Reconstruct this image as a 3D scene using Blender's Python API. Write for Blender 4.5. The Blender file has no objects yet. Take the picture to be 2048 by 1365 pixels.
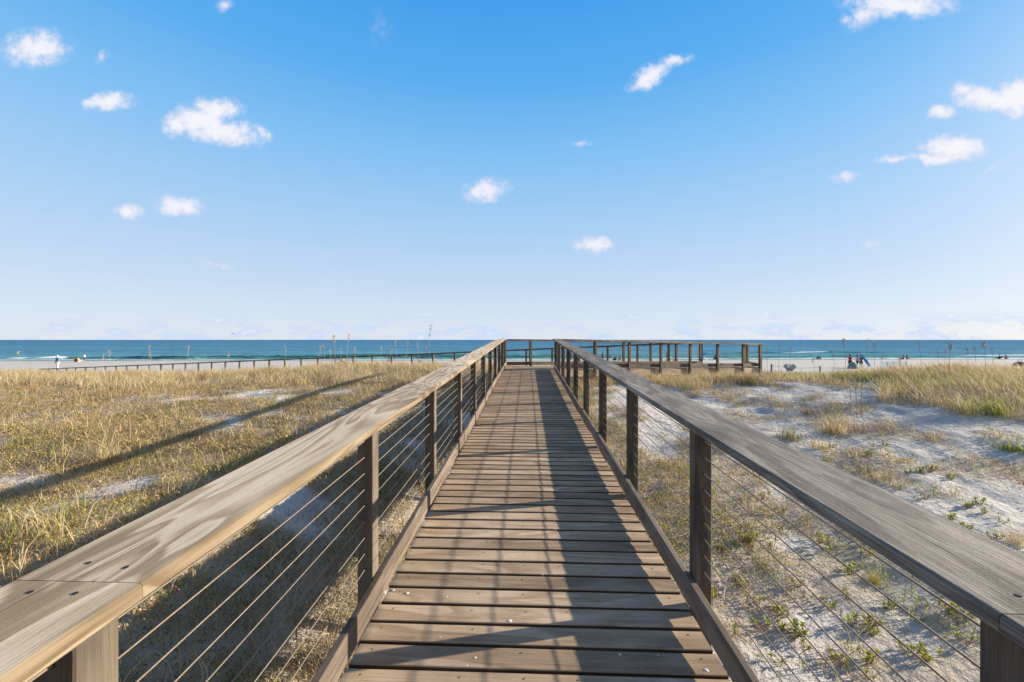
import bpy, math, random
import numpy as np
from mathutils import Vector, Matrix
random.seed(7); rng = np.random.default_rng(11)
R = math.radians
scene = bpy.context.scene
col = scene.collection

# ------------------------------------------------------------------ camera
F = 830.0
YAW = R(2.21)
CAM = Vector((0, 0, 1.6))
cd = bpy.data.cameras.new('camera'); cam = bpy.data.objects.new('camera', cd); col.objects.link(cam)
cam.location = CAM; cam.rotation_euler = (R(90 - 0.17), 0, YAW)
cd.sensor_width = 36; cd.lens = 36 * F / 2048; cd.clip_start = 0.05; cd.clip_end = 60000
scene.camera = cam
M3 = cam.rotation_euler.to_matrix()
def P(px, py, d):
    return CAM + M3 @ Vector(((px - 1024) / F * d, (682.5 - py) / F * d, -d))

# ------------------------------------------------------------------ noise + terrain
def _h(ix, iy, s):
    n = (ix.astype(np.int64) * 374761393 + iy.astype(np.int64) * 668265263 + s * 1442695041) & 0xffffffff
    n = ((n ^ (n >> 13)) * 1274126177) & 0xffffffff
    return ((n ^ (n >> 16)) & 0xffff) / 65535.0
def vnoise(x, y, s=0):
    x = np.asarray(x, float); y = np.asarray(y, float)
    ix = np.floor(x); iy = np.floor(y); fx = x - ix; fy = y - iy
    fx = fx * fx * (3 - 2 * fx); fy = fy * fy * (3 - 2 * fy)
    a = _h(ix, iy, s); b = _h(ix + 1, iy, s); c = _h(ix, iy + 1, s); d = _h(ix + 1, iy + 1, s)
    return (a + (b - a) * fx) * (1 - fy) + (c + (d - c) * fx) * fy
def fbm(x, y, s=0, o=3):
    t = 0; a = .5; n = 0
    for i in range(o):
        t = t + a * vnoise(x * 2 ** i, y * 2 ** i, s + i * 17); n += a; a *= .5
    return t / n
def sst(a, b, x):
    t = np.clip((x - a) / (b - a), 0, 1); return t * t * (3 - 2 * t)
YK = [-30, 3, 6, 9, 12, 15, 18, 21, 25, 30, 40, 60, 90, 100, 130, 300]
ZK = [-1.2, -1.15, -.9, -.55, -.25, 0.0, .06, .02, -.35, -.95, -1.8, -2.3, -2.9, -3.12, -5, -9]
def height(x, y):
    x = np.asarray(x, float); y = np.asarray(y, float)
    ys = np.where(y > 50, y - .073 * x * sst(50, 80, y), y)
    zc = np.interp(ys, YK, ZK)
    L = np.where(y < 16, -.21 + .02 * y, np.interp(ys, [16, 20, 24, 30, 40, 60], [.1, .02, -.55, -1.2, -1.85, -2.3]))
    w = sst(1.2, 4.0, -x) * (1 - sst(26, 32, y))
    z = zc + w * np.where(y < 18, np.maximum(L - zc, 0), (L - zc))
    z = z - .26 * sst(5, 17, -x) * (1 - sst(30, 40, y)) * sst(8, 16, y)
    z = z + .30 * sst(3, 14, x) * (1 - sst(13, 19, y)) * sst(-2, 3, y)
    z = z + .27 * np.exp(-((x - 17) / 6.5) ** 2 - ((y - 14) / 4.5) ** 2)
    z = z + .16 * np.exp(-((x - 10.5) / 3.5) ** 2 - ((y - 10.5) / 2.) ** 2)
    z = z + .26 * np.exp(-((y - 18.5) / 2.6) ** 2) * sst(-16, -6, x) * (1 - sst(-2, 0, x))
    z = z - .30 * sst(4.5, 8, x) * sst(14.5, 18, y) * (1 - sst(26, 32, y))
    near = 1 - sst(28, 45, y)
    amp = near * (.35 + .65 * sst(1.0, 3.0, np.abs(x)))
    z = z + amp * ((fbm(x * .35, y * .35, 3) - .5) * .30 + (fbm(x * 1.3, y * 1.3, 9) - .5) * .10 + (vnoise(x * 3.6, y * 3.6, 21) - .5) * .045)
    z = z + sst(30, 45, y) * (fbm(x * .25, y * .25, 5) - .5) * .06 * (1 - sst(80, 95, y))
    return z
def hz(x, y): return float(height(x, y))
def vegmask(x, y):
    """0 bare sand .. 1 full cover"""
    n = fbm(x * .42, y * .42, 40, 3); n2 = fbm(x * 1.5, y * 1.5, 50, 2)
    m = n * .48 + n2 * .52
    left = .62 + .04 * (1 - sst(3, 5.5, -x)) - .12 * sst(6, 8.5, y) + .40 * sst(12.2, 15, y) + .05 * (1 - sst(4, 8, y)) - .13 * np.exp(-((y - 10.5) / 1.8) ** 2)
    right = .30 + .42 * sst(13.0, 16.5, y - .1 * (x < 8)) + .34 * (1 - sst(1.4, 3.0, x)) * sst(3.5, 6, y) - .22 * (1 - sst(2, 4.5, y))
    mound = np.maximum(np.exp(-((x - 19) / 9.) ** 2 - ((y - 12.) / 5.2) ** 2), .95 * np.exp(-((x - 11.5) / 3.) ** 2 - ((y - 10.8) / 1.7) ** 2))
    right = right + .5 * mound
    base = np.where(x < 0, left, right)
    v = sst(.5 - base * .5, .72 - base * .5, m - .05)
    return v * (1 - sst(22.5, 25, y - .06 * x))
def ray_ground(px, py):
    d0 = (P(px, py, 1) - CAM); t = 1.0
    while t < 200:
        p = CAM + d0 * t
        if p.z < hz(p.x, p.y): return p
        t += .05 if t < 30 else .3
    return CAM + d0 * t

# ------------------------------------------------------------------ node helpers
def newmat(name):
    m = bpy.data.materials.new(name); m.use_nodes = True
    nt = m.node_tree; nt.nodes.clear()
    out = nt.nodes.new('ShaderNodeOutputMaterial')
    return m, nt, out
def nd(nt, typ, ins=None, **kw):
    n = nt.nodes.new(typ)
    for k, v in kw.items(): setattr(n, k, v)
    if ins:
        for k, v in ins.items():
            if isinstance(v, bpy.types.NodeSocket): nt.links.new(v, n.inputs[k])
            else: n.inputs[k].default_value = v
    return n
def mth(nt, op, a, b=0.0, c=None, clamp=False):
    n = nt.nodes.new('ShaderNodeMath'); n.operation = op; n.use_clamp = clamp
    for i, v in enumerate([a, b] + ([c] if c is not None else [])):
        if isinstance(v, bpy.types.NodeSocket): nt.links.new(v, n.inputs[i])
        else: n.inputs[i].default_value = v
    return n.outputs[0]
def vmul(nt, v, s):
    n = nt.nodes.new('ShaderNodeVectorMath'); n.operation = 'MULTIPLY'
    nt.links.new(v, n.inputs[0]); n.inputs[1].default_value = s; return n.outputs[0]
def vadd(nt, a, b):
    n = nt.nodes.new('ShaderNodeVectorMath'); n.operation = 'ADD'
    nt.links.new(a, n.inputs[0])
    if isinstance(b, bpy.types.NodeSocket): nt.links.new(b, n.inputs[1])
    else: n.inputs[1].default_value = b
    return n.outputs[0]
def mix(nt, f, a, b, bt='MIX'):
    n = nt.nodes.new('ShaderNodeMix'); n.data_type = 'RGBA'; n.blend_type = bt
    for i, v in ((0, f), (6, a), (7, b)):
        if isinstance(v, bpy.types.NodeSocket): nt.links.new(v, n.inputs[i])
        else: n.inputs[i].default_value = v if i == 0 else (*v, 1)
    return n.outputs[2]
def ramp(nt, f, stops):
    n = nt.nodes.new('ShaderNodeValToRGB'); e = n.color_ramp.elements
    while len(e) < len(stops): e.new(.5)
    for i, (p, c) in enumerate(stops):
        e[i].position = p; e[i].color = (*c, 1) if len(c) == 3 else c
    nt.links.new(f, n.inputs[0]); return n.outputs[0]
def noise(nt, v, scale, detail=4, rough=.55, dist=0):
    return nd(nt, 'ShaderNodeTexNoise', {'Vector': v, 'Scale': scale, 'Detail': detail, 'Roughness': rough, 'Distortion': dist}).outputs[0]

def wood(name, dark, mid, light, figure=0.35, edge=1.0, ew=.1325, bscale=5.5, ringscale=9, fine=1.0, rough=.75, stretch=.22, greening=0.0, bump=.35, spec=.25):
    m, nt, out = newmat(name)
    g = nd(nt, 'ShaderNodeAttribute', attribute_name='gco').outputs['Vector']
    r = nd(nt, 'ShaderNodeAttribute', attribute_name='rnd').outputs['Fac']
    off = nd(nt, 'ShaderNodeCombineXYZ', {'X': mth(nt, 'MULTIPLY', r, 37.0), 'Y': mth(nt, 'MULTIPLY', r, 91.0), 'Z': mth(nt, 'MULTIPLY', r, 53.0)}).outputs[0]
    v = vadd(nt, g, off)
    vr = vmul(nt, v, (stretch, 1, 1))
    base = noise(nt, vr, bscale, 1.5, .45, .9)                # big flowing figure
    fr = mth(nt, 'FRACT', mth(nt, 'ADD', mth(nt, 'MULTIPLY', base, ringscale), mth(nt, 'MULTIPLY', noise(nt, vmul(nt, v, (1, 14, 14)), 4, 3, .6), .22)))
    rings = nd(nt, 'ShaderNodeMapRange', {'Value': fr, 'From Min': .0, 'From Max': .8, 'To Min': 1.0, 'To Max': .0}, interpolation_type='SMOOTHSTEP').outputs[0]
    rings = mth(nt, 'MAXIMUM', rings, nd(nt, 'ShaderNodeMapRange', {'Value': fr, 'From Min': .88, 'From Max': 1.0}).outputs[0])
    gr1 = mth(nt, 'ADD', mth(nt, 'MULTIPLY', noise(nt, vmul(nt, v, (.5, 9, 9)), 3.5, 4, .6), .5), mth(nt, 'MULTIPLY', noise(nt, vmul(nt, v, (.35, 24, 24)), 4, 3, .7), .5))
    rings = mth(nt, 'MULTIPLY_ADD', rings, figure, mth(nt, 'MULTIPLY', gr1, 1 - figure))
    fib = noise(nt, vmul(nt, v, (1.2, 60, 60)), 5, 4, .7)
    blot = noise(nt, vmul(nt, v, (.6, 1, 1)), 2.4, 4, .6)
    t = mth(nt, 'ADD', rings, mth(nt, 'MULTIPLY', mth(nt, 'SUBTRACT', fib, .5), .75 * fine))
    t = mth(nt, 'ADD', t, mth(nt, 'MULTIPLY', mth(nt, 'SUBTRACT', blot, .5), .7))
    c = ramp(nt, t, [(.12, dark), (.48, mid), (.85, light)])
    br = mth(nt, 'MULTIPLY_ADD', r, .46, .77)
    c = mix(nt, 1.0, c, nd(nt, 'ShaderNodeCombineColor', {'Red': br, 'Green': br, 'Blue': br}).outputs[0], 'MULTIPLY')
    if greening:
        gm = noise(nt, v, 6, 5, .7)
        c = mix(nt, mth(nt, 'MULTIPLY', nd(nt, 'ShaderNodeMapRange', {'Value': gm, 'From Min': .5, 'From Max': .72}).outputs[0], greening), c, (.13, .12, .05))
    # dark cracks along the grain
    cr = noise(nt, vmul(nt, v, (.7, 30, 30)), 4, 2, .5)
    cm = nd(nt, 'ShaderNodeMapRange', {'Value': cr, 'From Min': .34, 'From Max': .25}).outputs[0]
    c = mix(nt, mth(nt, 'MULTIPLY', cm, .55), c, tuple(x * .35 for x in dark))
    if edge < 1:     # sides darkened in colour: tames sun on the cap, paints shade in deck gaps
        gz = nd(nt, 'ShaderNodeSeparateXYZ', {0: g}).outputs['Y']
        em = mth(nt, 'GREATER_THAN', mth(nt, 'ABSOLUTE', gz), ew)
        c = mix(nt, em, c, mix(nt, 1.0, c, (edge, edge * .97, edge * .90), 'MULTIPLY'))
    b = nd(nt, 'ShaderNodeBump', {'Height': mth(nt, 'SUBTRACT', mth(nt, 'ADD', fib, mth(nt, 'MULTIPLY', rings, .4)), cm), 'Strength': bump, 'Distance': .004}).outputs[0]
    p = nd(nt, 'ShaderNodeBsdfPrincipled', {'Base Color': c, 'Roughness': rough, 'Normal': b, 'Specular IOR Level': spec})
    nt.links.new(p.outputs[0], out.inputs[0]); return m
def plain(name, c, rough=.7, metal=0, var=.25, scale=12, trans=0):
    m, nt, out = newmat(name)
    o = nd(nt, 'ShaderNodeTexCoord').outputs['Object']
    n = noise(nt, o, scale, 3)
    cc = mix(nt, nd(nt, 'ShaderNodeMapRange', {'Value': n, 'From Min': .3, 'From Max': .7}).outputs[0], tuple(x * (1 - var) for x in c), tuple(min(1, x * (1 + var * .6)) for x in c))
    p = nd(nt, 'ShaderNodeBsdfPrincipled', {'Base Color': cc, 'Roughness': rough, 'Metallic': metal, 'Transmission Weight': 0.0, 'Specular IOR Level': .3})
    if trans:
        t = nd(nt, 'ShaderNodeBsdfTranslucent', {'Color': cc})
        mx = nd(nt, 'ShaderNodeMixShader', {0: trans, 1: p.outputs[0], 2: t.outputs[0]}); nt.links.new(mx.outputs[0], out.inputs[0])
    else: nt.links.new(p.outputs[0], out.inputs[0])
    return m
def vegmat(name, trans=.3):
    m, nt, out = newmat(name)
    c = nd(nt, 'ShaderNodeAttribute', attribute_name='col').outputs['Color']
    d = nd(nt, 'ShaderNodeBsdfPrincipled', {'Base Color': c, 'Roughness': .6, 'Specular IOR Level': .25})
    t = nd(nt, 'ShaderNodeBsdfTranslucent', {'Color': c})
    mx = nd(nt, 'ShaderNodeMixShader', {0: trans, 1: d.outputs[0], 2: t.outputs[0]})
    nt.links.new(mx.outputs[0], out.inputs[0]); return m

W_DECK = wood('deck_wood', (.215, .15, .10), (.42, .31, .215), (.57, .45, .335), figure=.3, ringscale=3, fine=.8, greening=.22, bump=.4, spec=.06, edge=.22, ew=.0662)  # edge puts the shade of the gaps into the plank sides
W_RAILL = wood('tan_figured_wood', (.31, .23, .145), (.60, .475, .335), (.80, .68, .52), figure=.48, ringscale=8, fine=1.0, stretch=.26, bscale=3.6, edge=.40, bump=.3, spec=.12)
W_RAILR = wood('grey_weathered_wood', (.07, .06, .05), (.185, .162, .138), (.42, .375, .32), figure=.2, ringscale=4, fine=1.5, bump=.8, spec=.18)
W_POST = wood('brown_post_wood', (.045, .035, .027), (.105, .084, .066), (.20, .165, .13), figure=.3, ringscale=2, fine=1.0, greening=.35, bump=.4)
W_KICK = wood('kick_board_wood', (.075, .058, .044), (.165, .128, .098), (.28, .225, .175), figure=.3, ringscale=2.5, fine=1.2, bump=.5)
W_FASC = wood('fascia_wood', (.26, .19, .13), (.46, .36, .27), (.6, .49, .38), figure=.35, ringscale=2.5, fine=.8)
M_CABLE = plain('steel_cable', (.30, .235, .18), rough=.7, metal=.0, var=.2, scale=60)
M_DARK = plain('dark_metal', (.03, .028, .025), rough=.5, metal=.5)
M_SCREW = plain('screw_steel', (.38, .38, .39), rough=.5, metal=.8)
M_SHELL = plain('shell_white', (.75, .72, .68), rough=.5)
M_VEG = vegmat('dry_grass_blades', .35)
M_LEAF = vegmat('leaf_blades', .3)

# ------------------------------------------------------------------ mesh builders
class MB:
    def __init__(s): s.v = []; s.f = []; s.g = []; s.r = []; s.smooth = []
    def beam(s, p0, p1, w, h, up=(0, 0, 1), ch=.003, segs=1, rnd=None, wob=0.0):
        """bar whose section (w across, h along up) is centred on p0-p1"""
        p0 = Vector(p0); p1 = Vector(p1); a = (p1 - p0); L = a.length; a.normalize()
        up = Vector(up); b = a.cross(up).normalized(); c = b.cross(a).normalized()
        r = random.random() if rnd is None else rnd
        ch = min(ch, w * .3, h * .3)
        pr = [(-w/2+ch, -h/2), (w/2-ch, -h/2), (w/2, -h/2+ch), (w/2, h/2-ch), (w/2-ch, h/2), (-w/2+ch, h/2), (-w/2, h/2-ch), (-w/2, -h/2+ch)]
        base = len(s.v)
        for i in range(segs + 1):
            t = i / segs
            o = 0 if i in (0, segs) else (random.random() - .5) * wob
            for (x, y) in pr:
                s.v.append(p0 + a * (L * t) + b * (x + o) + c * y); s.g.append((L * t, x, y)); s.r.append(r)
        for i in range(segs):
            for k in range(8):
                k2 = (k + 1) % 8
                s.f.append((base + i*8 + k, base + i*8 + k2, base + (i+1)*8 + k2, base + (i+1)*8 + k))
        s.f.append(tuple(base + k for k in range(7, -1, -1))); e = base + segs * 8
        s.f.append(tuple(e + k for k in range(8)))
    def tube(s, pts, rad, n=8, rnd=None):
        pts = [Vector(p) for p in pts]; r = random.random() if rnd is None else rnd
        rads = rad if isinstance(rad, (list, tuple)) else [rad] * len(pts)
        base = len(s.v); l = 0
        for i, p in enumerate(pts):
            d = (pts[min(i+1, len(pts)-1)] - pts[max(i-1, 0)]).normalized()
            u = d.cross(Vector((0.13, .2, 1)) if abs(d.z) < .9 else Vector((1, 0, 0))).normalized(); w = d.cross(u)
            if i: l += (p - pts[i-1]).length
            for k in range(n):
                a = 2 * math.pi * k / n
                s.v.append(p + (u * math.cos(a) + w * math.sin(a)) * rads[i]); s.g.append((l, rads[i] * math.cos(a), rads[i] * math.sin(a))); s.r.append(r)
        for i in range(len(pts) - 1):
            for k in range(n):
                k2 = (k + 1) % n
                s.f.append((base + i*n + k, base + i*n + k2, base + (i+1)*n + k2, base + (i+1)*n + k))
        s.f.append(tuple(base + k for k in range(n-1, -1, -1))); e = base + (len(pts)-1) * n
        s.f.append(tuple(e + k for k in range(n)))
    def build(s, name, mat, parent=None, loc=None, smooth=False):
        me = bpy.data.meshes.new(name)
        off = Vector(loc) if loc is not None else (parent_loc(parent) if parent else Vector((0, 0, 0)))
        me.from_pydata([tuple(Vector(v) - off) for v in s.v], [], s.f)
        a = me.attributes.new('gco', 'FLOAT_VECTOR', 'POINT'); a.data.foreach_set('vector', np.array(s.g, 'f').ravel())
        a = me.attributes.new('rnd', 'FLOAT', 'POINT'); a.data.foreach_set('value', np.array(s.r, 'f'))
        if smooth: me.polygons.foreach_set('use_smooth', [True] * len(me.polygons))
        me.materials.append(mat)
        o = bpy.data.objects.new(name, me); col.objects.link(o)
        if parent: o.parent = parent
        elif loc is not None: o.location = loc
        return o
def parent_loc(p):
    v = Vector((0, 0, 0))
    while p: v += p.location; p = p.parent
    return v
def thing(name, label, cat, loc=(0, 0, 0), rz=0, group=None):
    o = bpy.data.objects.new(name, None); o.empty_display_size = .2; col.objects.link(o)
    o.location = loc; o.rotation_euler = (0, 0, rz); o['label'] = label; o['category'] = cat
    if group: o['group'] = group
    return o
def tag(o, label, cat, group=None, kind=None):
    o['label'] = label; o['category'] = cat
    if group: o['group'] = group
    if kind: o['kind'] = kind
    return o
def copy_tree(o, parent=None):
    c = o.copy(); col.objects.link(c); c.parent = parent
    for ch in list(o.children): copy_tree(ch, c)
    return c

# ------------------------------------------------------------------ ground
def axis(segs):
    out = []
    for a, b, st in segs:
        n = max(1, int(round((b - a) / st))); out += [a + (b - a) * i / n for i in range(n)]
    out.append(segs[-1][1]); return np.array(out)
xs = axis([(-900, -200, 70), (-200, -60, 5), (-60, -25, .7), (-25, -12, .16), (-12, 12, .09), (12, 26, .16), (26, 60, .7), (60, 200, 5), (200, 900, 70)])
ys = axis([(-60, -6, 3), (-6, 0, .3), (0, 13, .09), (13, 26, .14), (26, 50, .5), (50, 112, 1.4), (112, 300, 20)])
X, Y = np.meshgrid(xs, ys); Z = height(X, Y); V = vegmask(X, Y)
me = bpy.data.meshes.new('dune_ground'); nx, ny = len(xs), len(ys)
me.vertices.add(nx * ny); me.vertices.foreach_set('co', np.stack([X, Y, Z], -1).astype('f').ravel())
i = np.arange(nx * ny).reshape(ny, nx); q = np.stack([i[:-1, :-1], i[:-1, 1:], i[1:, 1:], i[1:, :-1]], -1).reshape(-1, 4)
me.loops.add(q.size); me.loops.foreach_set('vertex_index', q.ravel()); me.polygons.add(len(q))
me.polygons.foreach_set('loop_start', np.arange(0, q.size, 4)); me.polygons.foreach_set('use_smooth', np.ones(len(q), bool))
me.update(calc_edges=True)
a = me.attributes.new('veg', 'FLOAT', 'POINT'); a.data.foreach_set('value', V.astype('f').ravel())
m, nt, out = newmat('white_sand')
pos = nd(nt, 'ShaderNodeNewGeometry').outputs['Position']
vg = nd(nt, 'ShaderNodeAttribute', attribute_name='veg').outputs['Fac']
n1 = noise(nt, pos, .9, 6, .65); n2 = noise(nt, pos, 14, 5, .7); n3 = noise(nt, pos, 120, 3, .7)
c = mix(nt, n1, (.56, .52, .47), (.70, .66, .605))
c = mix(nt, nd(nt, 'ShaderNodeMapRange', {'Value': n2, 'From Min': .52, 'From Max': .72}).outputs[0], c, (.46, .42, .37))
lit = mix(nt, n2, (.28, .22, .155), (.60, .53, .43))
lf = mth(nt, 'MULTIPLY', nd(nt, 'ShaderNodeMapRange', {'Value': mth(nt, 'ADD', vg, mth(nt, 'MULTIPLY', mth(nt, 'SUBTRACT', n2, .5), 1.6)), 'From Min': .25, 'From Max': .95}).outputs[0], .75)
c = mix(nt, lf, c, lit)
sx = nd(nt, 'ShaderNodeSeparateXYZ', {0: pos})
wet = nd(nt, 'ShaderNodeMapRange', {'Value': sx.outputs['Z'], 'From Min': -2.86, 'From Max': -2.99}).outputs[0]
c = mix(nt, mth(nt, 'MULTIPLY', wet, .6), c, (.26, .23, .20))
hh = mth(nt, 'ADD', mth(nt, 'MULTIPLY', noise(nt, pos, 5.5, 4, .6), 1.0), mth(nt, 'MULTIPLY', n2, .35))
hh = mth(nt, 'ADD', hh, mth(nt, 'MULTIPLY', n3, .04))
b = nd(nt, 'ShaderNodeBump', {'Height': hh, 'Strength': .9, 'Distance': .085}).outputs[0]
p = nd(nt, 'ShaderNodeBsdfPrincipled', {'Base Color': c, 'Roughness': .9, 'Normal': b, 'Specular IOR Level': .05})
nt.links.new(p.outputs[0], out.inputs[0])
me.materials.append(m); g = bpy.data.objects.new('dune_ground', me); col.objects.link(g); g['kind'] = 'structure'

# ------------------------------------------------------------------ sea
xs = axis([(-20000, -2000, 3000), (-2000, -260, 120), (-260, 260, 1.0), (260, 2000, 120), (2000, 20000, 3000)])
ys = axis([(70, 90, 2), (90, 170, .35), (170, 260, 3), (260, 900, 60), (900, 6000, 700), (6000, 40000, 8000)])
X, Y = np.meshgrid(xs, ys)
dsh = Y - (97 + .073 * X)                      # distance out from the shoreline
Zs = np.full_like(X, -3.0); foam = np.zeros_like(X); green = np.zeros_like(X)
dsn = dsh + 2.5 * (fbm(X * .05, Y * .02, 77) - .5) * 2
def breaker(xc, xw, d0, h, fo, seed, wid=1.6):
    global Zs, foam, green
    e = np.exp(-(np.abs(X - xc) / xw) ** 4)
    dd = dsn - d0 - 1.5 * (fbm(X * .03, X * 0, seed) - .5)
    prof = np.exp(-(dd / wid) ** 2 * np.where(dd < 0, 2.2, .35))
    hv = h * e * (.6 + .45 * vnoise(X * .06, X * 0, seed + 3) + .35 * vnoise(X * .7, X * 0, seed + 5))
    Zs += hv * prof
    fm = sst(.5, .7, fbm(X * .045, X * 0 + .3, seed + 9, 2) + fo - .5) * e
    foam = np.maximum(foam, fm * sst(.15 + .35 * vnoise(X * .8, X * 0, seed + 31), .75, prof) * sst(.3, .6, fbm(X * .9, Y * 1.5, seed) + .2))
    green = np.maximum(green, e * sst(.3, .8, prof) * (1 - fm * .5))
breaker(-60, 55, 5.5, .72, .14, 101, 1.3); breaker(-113.5, 3.4, 4.6, .34, 1.2, 102, 1.1); breaker(-120.5, 2.4, 4.6, .34, 1.2, 103, 1.1)
breaker(55, 14, 24, .55, .35, 120); breaker(105, 20, 40, .6, .60, 131); breaker(75, 9, 40, .5, .35, 135)
breaker(60, 60, 7, .55, .22, 141, 1.3); breaker(12, 26, 15, .45, .15, 151); breaker(135, 22, 10, .5, .55, 171)
breaker(-20, 60, 30, .25, 0, 155); breaker(-10, 40, 5, .35, .4, 158, 1.2)
# swash foam along the edge
sw = fbm(X * .12, Y * .12, 61)
edge = np.exp(-((dsn - 1.5 - 2.5 * (sw - .5)) / (1.1 + 1.3 * sst(-20, 90, X))) ** 2)
foam = np.maximum(foam, edge * sst(.35, .6, fbm(X * .5, Y * .9, 63) + .12))
Zs += .04 * np.clip(foam, 0, 1)
Zs += np.where((Y < 260), (fbm(X * .18, Y * .5, 88) - .5) * .22 * sst(2, 14, dsh), 0)
me = bpy.data.meshes.new('sea'); nx, ny = len(xs), len(ys)
me.vertices.add(nx * ny); me.vertices.foreach_set('co', np.stack([X, Y, Zs], -1).astype('f').ravel())
i = np.arange(nx * ny).reshape(ny, nx); q = np.stack([i[:-1, :-1], i[:-1, 1:], i[1:, 1:], i[1:, :-1]], -1).reshape(-1, 4)
me.loops.add(q.size); me.loops.foreach_set('vertex_index', q.ravel()); me.polygons.add(len(q))
me.polygons.foreach_set('loop_start', np.arange(0, q.size, 4)); me.polygons.foreach_set('use_smooth', np.ones(len(q), bool)); me.update(calc_edges=True)
for nm, arr in (('foam', foam), ('green', green)):
    a = me.attributes.new(nm, 'FLOAT', 'POINT'); a.data.foreach_set('value', arr.astype('f').ravel())
m, nt, out = newmat('sea_water')
pos = nd(nt, 'ShaderNodeNewGeometry').outputs['Position']
sx = nd(nt, 'ShaderNodeSeparateXYZ', {0: pos})
ds = mth(nt, 'SUBTRACT', mth(nt, 'SUBTRACT', sx.outputs['Y'], 97.0), mth(nt, 'MULTIPLY', sx.outputs['X'], .073))
lg = mth(nt, 'DIVIDE', mth(nt, 'LOGARITHM', mth(nt, 'MAXIMUM', ds, 1.0), 10.0), 4.0)   # 0..1 over 1m..10km
pl = vmul(nt, pos, (.03, .10, 0)); big = noise(nt, pl, 1, 5, .6)
lg = mth(nt, 'ADD', lg, mth(nt, 'MULTIPLY', mth(nt, 'SUBTRACT', big, .5), .25))
c = ramp(nt, lg, [(.1, (.21, .46, .46)), (.30, (.15, .40, .50)), (.48, (.10, .31, .45)), (.65, (.07, .245, .40)), (.9, (.05, .185, .35))])
gr = nd(nt, 'ShaderNodeAttribute', attribute_name='green').outputs['Fac']
c = mix(nt, mth(nt, 'MULTIPLY', gr, .8), c, (.035, .17, .12))
fo = nd(nt, 'ShaderNodeAttribute', attribute_name='foam').outputs['Fac']
fn = noise(nt, vmul(nt, pos, (1, 1.6, 1)), 1.3, 5, .7)
fo = nd(nt, 'ShaderNodeMapRange', {'Value': mth(nt, 'ADD', fo, mth(nt, 'MULTIPLY', mth(nt, 'SUBTRACT', fn, .5), .9)), 'From Min': .35, 'From Max': .6}).outputs[0]
# scattered small whitecaps
wc = noise(nt, vmul(nt, pos, (.09, .35, 0)), 1, 6, .72)
wv1 = noise(nt, vmul(nt, pos, (.28, 1.1, 0)), 1, 5, .65); wv2 = noise(nt, vmul(nt, pos, (.02, .09, 0)), 1, 6, .7)
wc2 = noise(nt, vmul(nt, pos, (.003, .012, 0)), 1, 10, .82)
streak = mth(nt, 'MULTIPLY_ADD', mth(nt, 'SUBTRACT', mth(nt, 'ADD', mth(nt, 'MULTIPLY', wc2, .65), mth(nt, 'MULTIPLY', wc, .35)), .5), 8.5, .5, clamp=True)
c = mix(nt, mth(nt, 'MULTIPLY', streak, .65), mix(nt, 1.0, c, (.62, .68, .74), 'MULTIPLY'), mix(nt, .55, c, mix(nt, 1.0, c, (1.9, 1.75, 1.55), 'MULTIPLY')))
hgt = mth(nt, 'ADD', mth(nt, 'MULTIPLY', wv1, .25), mth(nt, 'ADD', mth(nt, 'MULTIPLY', wv2, 2.2), mth(nt, 'MULTIPLY', wc, .8)))
b = nd(nt, 'ShaderNodeBump', {'Height': hgt, 'Strength': 1.0, 'Distance': 1.4}).outputs[0]
water = nd(nt, 'ShaderNodeBsdfPrincipled', {'Base Color': c, 'Roughness': .35, 'Normal': b, 'Specular IOR Level': .04, 'IOR': 1.1})
foam_b = nd(nt, 'ShaderNodeBsdfDiffuse', {'Color': (.82, .84, .84, 1)})
mx = nd(nt, 'ShaderNodeMixShader', {0: fo, 1: water.outputs[0], 2: foam_b.outputs[0]})
nt.links.new(mx.outputs[0], out.inputs[0])
me.materials.append(m); g = bpy.data.objects.new('sea', me); col.objects.link(g); g['kind'] = 'structure'

# ------------------------------------------------------------------ boardwalk
SL = .0385
YE = 14.75
def dz(y): return SL * min(y, YE)
NEAR0 = .76; SP = 1.53
LP, RP = -.868, .926            # inner faces of the posts
bw = thing('boardwalk', 'grey brown plank boardwalk ramp leading straight from the viewer toward the sea', 'boardwalk', (0, 0, 0))
d = MB(); pitch = .1467
y = 1.908 - pitch * 40
while y < 16.25:
    yc = y + pitch / 2; j = (random.random() - .5) * .012
    skew = (random.random() - .5) * .003
    z = dz(yc) - .0175
    d.beam((-.845 + j, yc + skew, z), (.905 + j * .7, yc - skew, z + (random.random() - .5) * .002), .1352, .035, ch=.005)
    y += pitch
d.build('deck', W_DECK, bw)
for x in (-.80, 0, .86):
    f_ = MB(); f_.beam((x, -4, dz(-4) - .035 - .115), (x, YE, dz(YE) - .035 - .115), .04, .22); f_.build('joist', W_POST, bw)
    f_ = MB(); f_.beam((x, YE + .004, dz(YE) - .035 - .115), (x, 16.2, dz(16) - .035 - .115), .039, .218); f_.build('joist', W_POST, bw)
# screw heads in the deck
scr = []; y = 1.908 - pitch * 20
while y < 9:
    for x in (-.76, -.30, -.02, .22, .52, .82):
        for dy in (.035, .105):
            if random.random() < .82:
                xx = x + (random.random() - .5) * .03; yy = y + dy + (random.random() - .5) * .01; zz = dz(yy)
                scr.append(((xx, yy, zz - .003), (xx, yy, zz + .0012), .0037 + random.random() * .0012))
    y += pitch
scr.sort(key=lambda q: q[0][1] if q[0][1] > 1.6 else 99)
s_ = MB()
for i, (a, b, r_) in enumerate(scr):
    if i < 98: m_ = MB(); m_.tube([a, b], r_, 7); m_.build('screw_head', M_SCREW, bw)
    else: s_.tube([a, b], r_, 7)
s_.build('screw_head', M_SCREW, bw)['kind'] = 'stuff'

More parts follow.
